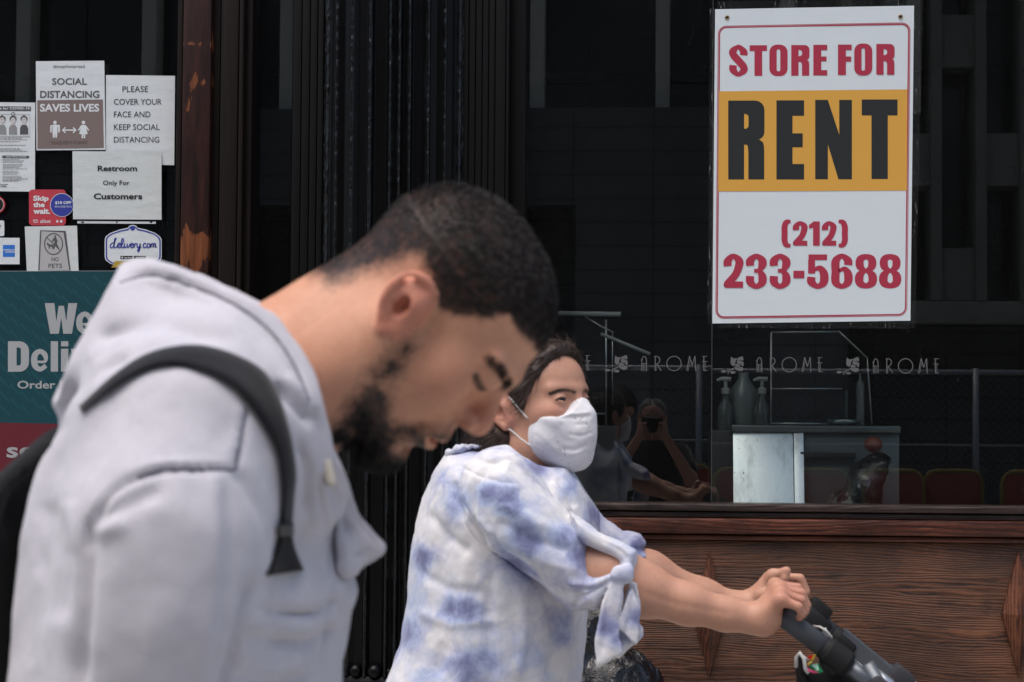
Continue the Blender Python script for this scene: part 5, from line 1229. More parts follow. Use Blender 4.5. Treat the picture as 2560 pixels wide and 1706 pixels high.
    S.crease([(225,1290),(215,1400),(205,1550),(196,1750)],20,-.010); S.crease([(630,1450),(615,1540),(590,1640),(560,1760)],16,-.010)
    S.crease([(235,1300),(320,1260),(400,1220)],20,-.005); S.crease([(230,1340),(310,1310)],16,.004)
    for p,w,a in (([(640,1520),(720,1535),(790,1530),(850,1500)],13,-.007),([(630,1555),(720,1570),(800,1562),(845,1540)],15,.006),([(620,1590),(710,1606),(790,1600),(840,1570)],12,-.006),([(600,1640),(690,1670),(780,1650)],16,.005),([(590,1690),(680,1710),(780,1690)],14,-.005),
                  ([(840,1440),(826,1520),(815,1600),(808,1720)],9,-.007),([(858,1430),(845,1520),(836,1620)],12,.004),([(800,1180),(812,1280),(822,1380),(828,1450)],9,-.006),
                  ([(690,960),(730,1000),(780,1060)],14,-.009),([(710,940),(755,985),(800,1040)],12,.005),([(745,1110),(770,1180),(760,1290)],16,-.006),([(770,1120),(800,1200),(800,1320)],16,.004),
                  ([(240,850),(320,820),(420,815),(540,850)],22,-.007),([(215,905),(300,860),(400,850)],20,.005),([(300,780),(420,770),(540,800),(650,880)],24,.006),([(170,990),(240,930),(320,890)],14,-.006),([(440,900),(560,905),(640,950),(700,1010)],20,-.004),
                  ([(120,1250),(150,1400),(140,1560)],34,-.006),([(160,1250),(180,1380)],24,.005),([(90,1420),(110,1560),(90,1700)],26,.004)):
        S.crease(p,w*(.8 if a<0 else 1),a*(1.0 if a<0 else .5))
    S.crease([(846,1150),(868,1215),(893,1290),(918,1330),(944,1362)],6,-.004); S.crease([(838,1180),(856,1260),(880,1340)],20,-.012); S.crease([(880,1395),(910,1385),(940,1372)],6,-.003)
    S.noise(.0028,9,4); S.noise(.0022,22,14,(1,1,.45)); S.noise(.0012,34,7); S.smooth(1,.4)
    HO=clothmat('hoodie_jersey',(.62,.61,.665),1100,.35,.10)
    link('hoodie',S.mesh('hoodie'),HO,root); TB=bvh(S)
    # stitched seam lines, toggle
    q=MB()
    def seam(path,r,m,nm,off=.0005):
        pts=[]
        for u,v in catmull(path,6)[:,:2]:
            p,_=hit(TB,u,v)
            if p is not None: pts.append(p+Vector((0,-off,0)))
        if len(pts)>3: MB().tube(pts,r,6).build(nm,m,root,True)
    dk=mat('seam_thread',(.20,.20,.24),.9)
    seam([(613,1020),(604,1080),(596,1130),(589,1172)],.0016,dk,'seam'); seam([(586,1174),(500,1173),(409,1173),(345,1192)],.0014,dk,'seam')
    seam([(300,708),(380,690),(500,722),(600,768),(680,832),(735,912),(772,1000)],.0011,dk,'seam',.0002)
    p,_=hit(TB,824,1180); p=p if p is not None else PV(824,1180,DM-.06)
    F=Field(tuple(np.array(p)-.03),tuple(np.array(p)+.03),.0015); a=np.array(p)+np.array([0,-.006,0]); F.cap(a+np.array([-.002,0,.0075]),a+np.array([.002,0,-.0075]),.0048,.0048); s=Sculpt(*F.surf()); s.smooth(2)
    link('toggle',s.mesh('toggle'),mat('horn_toggle',(.62,.57,.48),.35),root)
    legs(root,(T[0]-.33,DM,.86),None,clothmat('dark_trousers',(.03,.032,.04)),mat('black_shoe',(.02,.02,.022),.5))
    # ---- backpack
    BK=clothmat('black_nylon',(.010,.0105,.012),700,.3,.2,.1)
    F=Field((P(-330,900,DM)[0],1.56,Z(0,2060,DM)),(P(240,900,DM)[0],1.94,Z(0,1040,DM)),.006)
    F.pillow([(200,1062),(145,1086),(60,1150),(0,1202),(-120,1290),(-240,1480),(-270,1780),(-200,1960),(60,1980),(90,1700),(100,1400),(150,1180)],DM,.15,.09,.03); F.blur(2)
    S=Sculpt(*F.surf()); S.smooth(2); S.crease([(150,1110),(60,1180),(-20,1260),(-60,1400)],14,.006); S.crease([(120,1150),(40,1230),(10,1330)],16,-.008); S.noise(.004,8,11)
    bp_=empty('backpack',tuple(PV(-80,1960,DM)),'black backpack on the back of the man in the grey hoodie','backpack')
    link('pack_body',S.mesh('pack_body'),BK,bp_)
    SM=clothmat('strap_padding',(.013,.014,.018),900,.4,.15,.3)
    drape('shoulder_strap',TB,[(196,1016),(298,925),(388,876),(499,862),(609,895),(679,950),(722,1063),(741,1174),(737,1240),(730,1335)],[(205,1030),(340,936),(443,912),(554,950),(623,1015),(686,1119),(704,1220),(703,1290),(701,1338)],SM,bp_,.003,.007,6,8)
    drape('webbing',TB,[(701,1330),(692,1375),(666,1440)],[(730,1328),(738,1370),(760,1426)],BK,bp_,.005,.006,5,6)
    drape('strap_buckle',TB,[(697,1312),(697,1342)],[(735,1308),(735,1340)],mat('buckle_plastic',(.03,.032,.036),.35),bp_,.012,.005,4,4)
    return root
man()
# ---------------------------------------------------------------- the woman with the stroller
WY=3.6
def tiedye():
    m=mat('tie_dye_cotton',(.7,.7,.74),.85,spec=.15); t=NT(m); t.b.inputs['Sheen Weight'].default_value=.15
    w=t.noise(t.coords(loc=(.3,.1,.7)),9,3,.55); v=t.n('ShaderNodeVectorMath',operation='ADD'); wm=t.n('ShaderNodeVectorMath',operation='SCALE'); wm.inputs['Scale'].default_value=.10
    cw=t.n('ShaderNodeTexNoise'); cw.inputs['Scale'].default_value=11; cw.inputs['Detail'].default_value=4; c0=t.coords(); t.l(c0,cw.inputs['Vector'])
    t.l(cw.outputs['Color'],wm.inputs[0]); t.l(c0,v.inputs[0]); t.l(wm.outputs[0],v.inputs[1])
    n1=t.noise(v.outputs[0],6.5,5,.62); n2=t.noise(v.outputs[0],21,6,.72); n3=t.noise(t.coords(loc=(4,2,1)),5,3,.5)
    a=t.n('ShaderNodeAttribute'); a.attribute_name='dye'
    ad=t.n('ShaderNodeMath',operation='ADD'); t.l(n1,ad.inputs[0]); s=t.n('ShaderNodeMath',operation='MULTIPLY'); s.inputs[1].default_value=.36; t.l(a.outputs['Fac'],s.inputs[0]); t.l(s.outputs[0],ad.inputs[1])
    m2=t.n('ShaderNodeMath',operation='MULTIPLY_ADD'); m2.inputs[1].default_value=.8; m2.inputs[2].default_value=-.385; t.l(n2,m2.inputs[0])
    a2=t.n('ShaderNodeMath',operation='ADD'); t.l(ad.outputs[0],a2.inputs[0]); t.l(m2.outputs[0],a2.inputs[1])
    blue=t.mix(t.ramp(n3,[(.4,g(0)),(.65,g(1))]),(.38,.46,.66),(.29,.30,.48))
    c=t.mix(t.ramp(a2.outputs[0],[(.38,g(0)),(.52,g(.34)),(.72,g(.95))]),(.70,.69,.70),blue)
    c=t.mix(t.ramp(a2.outputs[0],[(.70,g(0)),(.92,g(.85))]),c,(.15,.155,.30)); t.l(c,t.b.inputs['Base Color'])
    t.bump(t.noise(t.coords(),220,3,.6),.12,.002); return m
def woman():
    Rm=rotm(R_(-5),R_(-36)); T=np.array(P(1275,1035,WY-.059))-Rm@np.array([0,-.072,0])
    loc=lambda p:(np.array(p)-T)@Rm
    root=empty('person',(P(1240,1500,WY)[0],WY,0),'woman in a white face mask and blue tie-dye blouse pushing a stroller','person')
    F=Field((-.125,-.105,-.22),(.145,.105,.150),.0019)
    head_shape(F,{'nose':.85})
    nk=loc(P(1262,1190,WY+.02)); F.chain([(-.030,0,-.035),tuple(nk)],[.050,.058],.04); F.cap((-.01,0,-.07),tuple(loc(P(1300,1200,WY-.02))),.045,.055,.03)
    d0=F.d.copy()
    for sy in (-1,1): ear_shape(F,sy,.98,-.12)
    # near eyelids opened to a slit
    for sy in (-1,1):
        F.ell((.0935,sy*.0325,.0180),(.012,.0120,.0022),.0015,'sub',rotm(0,0,sy*.0))
    S=Sculpt(*F.surf()); S.smooth(2,.5); L=S.V.copy(); lx,ly,lz=L.T
    gi=np.clip(((L-F.lo)/F.h).round().astype(int),0,F.n-1); ear=(d0[gi[:,0],gi[:,1],gi[:,2]]>.0022)&(np.abs(ly)>.06)
    hp=[(.012,-.004),(.034,.018),(.055,.048),(.061,.070),(.067,.084),(.075,.094),(.105,.112),(.05,.22),(-.17,.22),(-.17,-.1),(-.035,-.1),(-.018,-.04),(-.022,.02),(0,.025)]
    sd=poly_sd(lx,lz,hp)+.003*fbm(L*80,3); hair=smst(sd,-.004,.014); hair=np.where(ear,0,hair)
    brow=np.zeros(len(L)); lash=np.zeros(len(L))
    for sy in (-1,1):
        d=segdist(L,[(.100,sy*.013,.0290),(.095,sy*.026,.0325),(.086,sy*.042,.0330),(.076,sy*.051,.0290)]); brow=np.maximum(brow,(1-smst(d,.0014,.0064))*.74)
        d=segdist(L,[(.094,sy*.0205,.0185),(.0945,sy*.028,.0212),(.0905,sy*.040,.0205),(.084,sy*.048,.0165)]); lash=np.maximum(lash,1-smst(d,.0008,.0026))
        d=np.sqrt(((L-np.array([.088,sy*.0325,.0187]))/np.array([.008,.0115,.0024])**1)**2).max(1) if False else np.hypot((ly-sy*.0325)/.0115,(lz-.0187)/.0024); lash=np.maximum(lash,np.where((lx>.07)&(lx<.0935),1-smst(d,.7,1.15),0))
    red=.45*np.exp(-((lx-.065)/.03)**2-((np.abs(ly)-.045)/.025)**2-((lz+.005)/.02)**2)+np.where(ear,.35,0)
    S.V=L@Rm.T+T; N=S.normals()
    head=S; hairA=np.clip(np.maximum.reduce([hair,brow*.85,lash]),0,1)
    # arms and hands
    lo=P(1120,1200,3.42); hi=P(2040,1200,3.42)
    F=Field((lo[0],3.33,Z(1700,1610,3.45)),(hi[0]+.02,3.93,Z(1500,1170,3.45)),.0026)
    yn=3.425
    F.chain([P(1230,1290,yn+.05),P(1400,1375,yn+.02),P(1520,1432,yn-.01)],[.040,.043,.046],.03)
    F.chain([P(1520,1440,yn-.01),P(1600,1474,yn-.005),P(1720,1511,yn),P(1815,1536,yn+.01),P(1882,1546,yn+.015)],[.046,.042,.0300,.0235,.0210],.03)
    def hand(near):
        y=yn+.02 if near else 3.80
        du,dv,k=(0,0,1) if near else (0,0,1)
        A=lambda u,v,dy=0: P(u,v,y+dy)
        if near:
            F.cap(A(1878,1546),A(1912,1540),.0225,.023,.02)
            F.cap(A(1905,1552,-.012),A(1945,1500,-.022),.020,.013,.018); F.cap(A(1905,1540,.012),A(1943,1480,.016),.021,.0125,.018); F.cap(A(1915,1560,-.008),A(1935,1548,-.008),.018,.015,.015)
            D=[((1951,1499,-.034),(1996,1517,-.038),(2006,1534,-.030),(1998,1545,-.018),.0083),((1950,1484,-.014),(2003,1500,-.016),(2013,1526,-.010),(2005,1540,0),.0088),((1946,1471,.006),(2004,1484,.005),(2017,1514,.008),(2010,1531,.014),.0090),((1938,1464,.026),(1994,1470,.026),(2012,1502,.028),(2008,1525,.030),.0088)]
            for a,b,c,d,r in D: r*=.93; F.chain([A(*a),A(*b),A(*c),A(*d)],[r*1.1,r,r*.92,r*.8],.002)
            for a,b,c,d,r in D: F.ell(A(*a),(r*1.25,)*3,.010); F.cap(A(1910,1540,a[2]*.5),A(*a),.014,r*1.05,.012)
            F.chain([A(1900,1540,.03),A(1930,1520,.045),A(1965,1515,.045)],[.015,.012,.009],.008)
        else:
            F.chain([P(1560,1418,3.76),P(1620,1434,3.77),P(1760,1492,3.79),P(1850,1517,3.80),P(1888,1514,3.80)],[.040,.037,.0275,.0215,.0200],.03)
            F.cap(A(1884,1512,0),A(1925,1448,.0),.021,.015,.02); F.cap(A(1895,1500,.02),A(1940,1440,.03),.02,.013,.02)
            D=[((1932,1440,-.022),(1966,1428,-.034),(1962,1446,-.036),(1955,1460,-.03),.0088),((1938,1442,-.002),(2000,1446,-.006),(2014,1482,-.006),(2008,1508,0),.0090),((1944,1444,.018),(2004,1452,.016),(2020,1488,.016),(2014,1512,.02),.0088),((1950,1450,.036),(2006,1460,.034),(2020,1494,.034),(2012,1514,.036),.008)]
            for a,b,c,d,r in D: r*=.93; F.chain([A(*a),A(*b),A(*c),A(*d)],[r*1.1,r,r*.92,r*.8],.002)
            for a,b,c,d,r in D: F.ell(A(*a),(r*1.2,)*3,.010); F.cap(A(1900,1490,a[2]*.5),A(*a),.014,r*1.05,.012)
            F.chain([A(1905,1490,-.02),A(1945,1482,-.038),A(1985,1480,-.03)],[.014,.011,.009],.006)
    hand(True); hand(False)
    A=Sculpt(*F.surf()); A.smooth(2,.5)
    A.crease([(1600,1478),(1700,1512),(1840,1536)],10,-.0012)
    body=merge([head,A]); nA=len(A.V); z=np.zeros(nA)
    # knuckle redness
    u,v=proj(A.V); kr=.35*np.exp(-((u-1975)/45)**2-((v-1490)/55)**2)
    SK=skinmat('woman_skin',(.53,.29,.20),(.012,.009,.008),(.50,.17,.13),sss=.05)
    link('body',body.mesh('body',{'hair':np.r_[hairA,z],'red':np.r_[np.clip(red,0,1),kr],'lip':np.r_[0*lx,z]}),SK,root)
    # eyes
    EYE=[mat('dark_eyeball',(.035,.028,.025),.45,spec=.2),mat('iris',(.012,.008,.006),.1)]  # eyeball coloured near black so the narrow eye reads dark
    for sy in (-1,1):
        e=MB(); c=T+Rm@np.array([.0792,sy*.0325,.0178]); e.cur=0; e.ball(tuple(c),.0118,12,18); e.cur=1
        c2=T+Rm@np.array([.0862,sy*.0322,.0176]); e.ball(tuple(c2),.0062,8,14); e.build('eye',EYE,root,True)
    # ---- hair
    HM=hairmat('woman_hair',(.040,.025,.019),.45)
    F=Field((-.16,-.125,-.22),(.10,.125,.17),.0028)
    F.ell((-.014,0,.050),(.094,.0815,.086),.02); F.ell((-.055,0,.0),(.055,.070,.075),.04)
    F.chain([(-.045,-.045,-.01),(-.048,-.05,-.06),tuple(loc(P(1235,1095,WY-.03))),tuple(loc(P(1225,1140,WY-.01)))],[.036,.034,.032,.024],.03)
    F.chain([(-.045,.045,-.01),(-.05,.05,-.06),(-.06,.05,-.13)],[.036,.036,.026],.03); F.chain([(-.07,0,-.02),(-.075,0,-.13)],[.05,.035],.04)
    # keep the face, temples and ears clear
    F.plane((.052,0,.088),(-1,0,.75),'sub',.012) if False else None
    F.ell((.105,0,.012),(.079,.10,.074),.02,'sub')
    for sy in (-1,1): F.ell((.004,sy*.085,.004),(.030,.030,.036),.012,'sub')
    for sy in (-1,1): F.chain([(.024,sy*.068,.012),(.038,sy*.0665,.042),(.050,sy*.058,.068),(.058,sy*.044,.090),(.066,sy*.022,.105),(.069,0,.110)],[.006,.008,.010,.0115,.0115,.0115],.012)
    F.blur(1); H=Sculpt(*F.surf()); H.smooth(2); HL=H.V.copy()
    fl=np.stack([-1+0*HL[:,0],.1*np.sign(HL[:,1]),-.35-1.2*smst(-HL[:,0],.03,.08)],1)
    H.V=H.V@Rm.T+T; Nh=H.normals(); hx=H.V+Nh*(.0016*fbm(HL*np.array([18,120,60]),4))[:,None]; H.V=hx
    hb=link('hair',H.mesh('hair'),HM,root)
    strands('loose_hair',H.V,Nh,np.ones(len(HL)),fl@Rm.T,.045,.0007,15000,HM,root,5,H.F,.10,.12)
    flow=np.stack([-1+0*lx,.25*np.sign(ly),.55-1.4*smst(-lx,-.03,.03)],1)@Rm.T
    strands('hairline',head.V,N,np.where(hair>.1,hair,0),flow,.022,.0005,14000,HM,root,6,head.F,.25,.2)
    # ---- mask
    F=Field((.005,-.085,-.125),(.150,.085,.035),.0017)
    F.ell((.056,0,-.038),(.056,.0650,.058),.01); F.ell((.045,0,-.046),(.050,.062,.048),.02)
    F.chain([(.098,0,.014),(.111,0,-.012),(.105,0,-.045),(.092,0,-.082)],[.008,.0085,.010,.012],.03)
    F.ell((.082,0,-.082),(.018,.026,.018),.03)
    for sy in (-1,1): F.cap((.088,sy*.012,.010),(.074,sy*.048,-.012),.008,.012,.03)
    for sy in (-1,1): F.plane((.090,sy*.016,.0145),(.42,-sy*.30,1.0) if False else (-.50,sy*.20,1.0),'sub',.004) if False else None
    S=Sculpt(*F.surf()); S.smooth(2); L2=S.V
    # cut to the mask's outline: nose bridge, cheek edge, side hem, under the chin
    def cut(F_,pt,n): F_.plane(pt,n,'sub',.004)
    for sy in (-1,1):
        n=np.cross(np.array([.098,0,.016])-np.array([.040,sy*.066,-.016]),np.array([.098,0,.016])-np.array([.075,sy*.045,-.004]));
    g3=np.meshgrid(*F.ax,indexing='ij',sparse=True); ay=np.abs(g3[1])
    topz=np.interp(ay.ravel(),[0,.008,.018,.032,.050,.068,.09],[.020,.018,.006,-.008,-.0125,-.010,-.008]).reshape(ay.shape)
    cutf=np.maximum(g3[2]-topz,-(g3[0]-(.030+.0*ay)-.25*np.clip(-.06-g3[2],0,1)))
    F.d=np.maximum(F.d,(cutf*.8+0*F.d).astype(np.float32)); F.blur(1)
    S=Sculpt(*F.surf()); S.smooth(2,.5); LM=S.V.copy()
    S.V=LM@Rm.T+T
    for p,w,a in (([(1325,1020),(1370,1032),(1430,1035),(1480,1030)],5,.0016),([(1325,1024),(1380,1042),(1440,1044),(1482,1040)],6,-.0016),([(1420,1085),(1455,1090),(1480,1080)],5,-.0014),([(1400,1120),(1440,1126),(1470,1110)],6,-.0016),([(1375,1110),(1420,1136),(1462,1124)],6,.0012),([(1330,1050),(1380,1075),(1420,1110)],10,-.001),([(1330,1075),(1370,1100),(1400,1140)],8,.001),([(1440,1062),(1470,1060)],5,-.001)): S.crease(p,w,a)
    S.noise(.0008,55,3)
    mm=mat('mask_cotton',(.68,.68,.71),.9,spec=.15); t=NT(mm); mm.node_tree.nodes['Principled BSDF'].inputs['Sheen Weight'].default_value=.2
    vo=t.n('ShaderNodeTexVoronoi'); vo.inputs['Scale'].default_value=130; t.l(t.coords((1,1,1.6)),vo.inputs['Vector']); pat=t.ramp(vo.outputs['Distance'],[(.20,g(1)),(.30,g(0))])
    sel=t.ramp(t.noise(t.coords(),26,2,.4),[(.52,g(0)),(.56,g(1))]); mu=t.n('ShaderNodeMath',operation='MULTIPLY'); t.l(pat,mu.inputs[0]); t.l(sel,mu.inputs[1])
    t.l(t.mix(mu.outputs[0],(.68,.68,.71),(.40,.40,.44)),t.b.inputs['Base Color']); inv=t.n('ShaderNodeMath',operation='SUBTRACT'); inv.inputs[0].default_value=1; t.l(mu.outputs[0],inv.inputs[1]); t.bump(inv.outputs[0],.35,.002)
    mk=link('face_mask',S.mesh('face_mask'),mm,root)
    q=MB(); W=lambda p: tuple(T+Rm@np.array(p))
    for sy in (-1,1):
        q.tube([W(p) for p in catmull([(.034,sy*.0655,-.011),(.020,sy*.071,.008),(.006,sy*.0765,.026),(-.006,sy*.084,.034),(-.016,sy*.088,.028)],4)],.0016,6)
        q.tube([W(p) for p in catmull([(.036,sy*.061,-.060),(.018,sy*.070,-.044),(.002,sy*.078,-.027),(-.012,sy*.083,-.022)],4)],.0016,6)
    build_each(q,'ear_loop',mat('elastic',(.72,.71,.68),.8),mk,True)
    # ---- blouse
    lo=P(880,1200,WY); hi=P(1640,1200,3.42)
    F=Field((lo[0],3.32,Z(1200,1830,WY)),(hi[0],3.93,Z(1200,1090,WY)),.0034)
    F.pillow([(1121,1128),(1180,1116),(1250,1128),(1310,1152),(1362,1196),(1382,1190),(1420,1160),(1452,1227),(1480,1290),(1480,1400),(1467,1520),(1452,1706),(1440,1860),(930,1860),(966,1706),(1003,1611),(1020,1498),(1031,1357),(1059,1244),(1092,1172)],WY,.185,.15,.02)
    F.ell(P(1250,1260,WY-.09),(.10,.09,.085),.05); F.ell(P(1380,1320,WY-.03),(.075,.11,.11),.05)
    # neck opening
    nv=loc(P(1320,1150,WY))
    F.cap(T+Rm@np.array([-.02,0,-.05]),P(1330,1215,WY-.05),.060,.050,.012,'sub')
    F.blur(1); S0=Sculpt(*F.surf()); S0.smooth(2,.45)
    # loose near sleeve, open along the arm and knotted at the elbow; far sleeve; hanging tie ends
    lo=P(1100,1200,3.6); hi=P(1640,1200,3.42)
    F=Field((lo[0],3.30,Z(1400,1690,3.4)),(hi[0],3.88,Z(1200,1110,3.6)),.0027)
    F.pillow([(1235,1165),(1275,1152),(1330,1200),(1400,1258),(1466,1326),(1480,1380),(1500,1428),(1556,1418),(1552,1462),(1490,1521),(1429,1528),(1362,1472),(1282,1412),(1225,1370),(1195,1300),(1200,1220)],yn+.005,.085,.06,.03,pw=.5)
    F.ell(P(1245,1245,WY-.12),(.075,.085,.085),.06)
    F.pillow([(1420,1272),(1500,1330),(1562,1356),(1592,1376),(1586,1436),(1544,1446),(1546,1404),(1510,1384),(1470,1362),(1440,1340)],yn-.030,.034,.012,.010,pw=.4)
    F.pillow([(1460,1440),(1500,1428),(1560,1420),(1556,1450),(1494,1522),(1440,1522)],yn-.03,.040,.02,.012,pw=.4)
    F.ell(P(1552,1434,yn-.072),(.016,.012,.014),.006); F.ell(P(1568,1437,yn-.070),(.010,.011,.015),.005); F.cap(P(1540,1444,yn-.07),P(1572,1424,yn-.07),.008,.007,.006)
    F.pillow([(1400,1165),(1454,1222),(1508,1294),(1556,1330),(1598,1333),(1614,1360),(1608,1372),(1624,1386),(1610,1408),(1585,1404),(1540,1396),(1450,1350)],3.77,.06,.03,.015,pw=.4)
    F.pillow([(1532,1440),(1560,1448),(1556,1500),(1546,1560),(1549,1600),(1556,1634),(1494,1668),(1488,1600),(1493,1570),(1508,1500)],yn-.070,.007,.004,.004,pw=.3)
    F.pillow([(1562,1438),(1594,1458),(1602,1510),(1598,1560),(1611,1570),(1608,1594),(1572,1620),(1543,1648),(1538,1566),(1552,1530),(1566,1490)],yn-.050,.007,.004,.004,pw=.3)
    F.pillow([(1592,1498),(1601,1520),(1596,1620),(1537,1564),(1556,1530),(1578,1470)],yn-.068,.006,.004,.002,pw=.3)
    rq=random.Random(5)
    for a_,b_,n_ in (((1122,1132),(1182,1114),12),((1182,1114),(1250,1126),12),((1250,1126),(1312,1150),10)):      # gathered frill of the neckline
        for k in range(n_): t_=k/n_; F.ell(P(a_[0]+(b_[0]-a_[0])*t_,a_[1]+(b_[1]-a_[1])*t_+rq.uniform(-5,4),WY-.06+rq.uniform(-.01,.01)),(rq.uniform(.0035,.006),.009,rq.uniform(.004,.008)),.002)
    S1=Sculpt(*F.surf()); S1.smooth(2,.4)
    S=merge([S0,S1]); S.fit([(1060,1110),(1112,1100),(1180,1088),(1250,1100),(1310,1142),(1378,1170),(1420,1152),(1456,1222),(1510,1294),(1558,1328),(1600,1332),(1616,1360),(1626,1386),(1612,1410),(1600,1440),(1606,1510),(1612,1572),(1609,1596),(1544,1650),(1494,1672),(1486,1600),(1492,1530),(1470,1530),(1452,1706),(1440,2200),(900,2200),(963,1706),(1000,1611),(1017,1498),(1028,1357),(1056,1244),(1088,1165)],1)
    for p,w,a in (([(1130,1200),(1150,1260),(1210,1340),(1282,1405),(1362,1466)],12,-.010),([(1150,1225),(1180,1290),(1240,1340)],10,.006),
        ([(1140,1160),(1200,1195),(1290,1215)],7,-.004),([(1150,1175),(1220,1205),(1300,1222)],6,.003),([(1160,1140),(1260,1170),(1330,1210),(1390,1262)],8,-.003),
        ([(1250,1260),(1330,1300),(1420,1340)],14,.004),([(1240,1300),(1320,1345),(1440,1385)],14,-.005),([(1260,1350),(1350,1400),(1450,1430)],14,.004),([(1330,1430),(1410,1470),(1490,1470)],10,-.004),([(1400,1480),(1460,1490),(1530,1445)],8,-.004),([(1420,1460),(1480,1462),(1540,1436)],8,.004),
        ([(1395,1190),(1420,1230),(1440,1270)],9,-.005),([(1380,1200),(1405,1240),(1425,1285)],8,.004),([(1120,1300),(1100,1450),(1110,1600),(1090,1700)],20,-.006),([(1170,1380),(1160,1520),(1180,1700)],18,.005),([(1230,1420),(1220,1560),(1240,1700)],16,-.006),([(1300,1450),(1310,1580),(1290,1700)],16,.005),([(1370,1500),(1390,1600),(1370,1700)],14,-.005),([(1430,1530),(1420,1620),(1410,1700)],10,.004),([(1070,1280),(1120,1340),(1180,1380)],12,-.005),([(1040,1420),(1120,1470),(1220,1480)],14,-.004),([(1050,1530),(1130,1560),(1250,1550)],14,.004),
        ([(1500,1350),(1550,1375),(1570,1400)],5,-.002),([(1520,1460),(1515,1540),(1505,1640)],8,-.003),([(1582,1470),(1575,1540),(1560,1590)],7,-.003)): S.crease(p,w,a)
    S.noise(.0022,16,9); S.noise(.0010,48,4)
    u,v=proj(S.V); nearm=-(S.normals()@CF)>-.2
    blobs=[(1345,1172,28,18,1.3,.5),(1230,1235,30,22,1.1,.4),(1268,1262,36,20,1.2,.5),(1140,1265,22,50,.9,.2),(1320,1355,45,40,1.3,.2),(1395,1345,40,30,1.0,.2),(1440,1395,30,22,.9,0),(1070,1388,32,22,1.2,0),(1155,1530,42,30,1.3,.3),(1190,1575,50,22,.7,0),(1290,1410,40,16,1.2,.6),(1400,1575,26,40,.8,0),(1020,1590,26,40,.8,0),(1160,1130,40,12,.8,0),(1110,1200,20,18,.8,0),(1480,1285,26,22,1.0,.5),(1600,1365,18,14,1.2,0),(1520,1570,22,20,1.2,0),(1540,1600,18,16,.9,0),(1585,1545,16,18,.9,0),(1180,1660,60,30,.8,0),(1330,1640,50,40,.5,0),(1420,1220,14,30,.9,.6),(1060,1690,40,20,.4,0)]
    rr=np.random.RandomState(4); dye=np.zeros(len(u)); nz=fbm(S.V*22,21,3)
    for bu,bv,ru,rv,a,an in blobs:
        ru*=1.25; rv*=1.25; c,s_=math.cos(an),math.sin(an); du=(u-bu)*c+(v-bv)*s_; dv=-(u-bu)*s_+(v-bv)*c
        dye=np.maximum(dye,a*np.exp(-((du/ru)**2+(dv/rv)**2)*(1+.6*nz)))
    dye-=.55*np.exp(-((u-1200)/90)**2-((v-1180)/40)**2)+.5*np.exp(-((u-1380)/60)**2-((v-1270)/40)**2)+.45*np.exp(-((u-1080)/60)**2-((v-1320)/45)**2)
    bl=link('blouse',S.mesh('blouse',{'dye':dye}),tiedye(),root)
    legs(root,(P(1210,1800,WY)[0],WY,.84),None,clothmat('blue_trousers',(.03,.035,.06)),mat('grey_shoe',(.25,.25,.25),.6),.09,.24,.09)
woman()
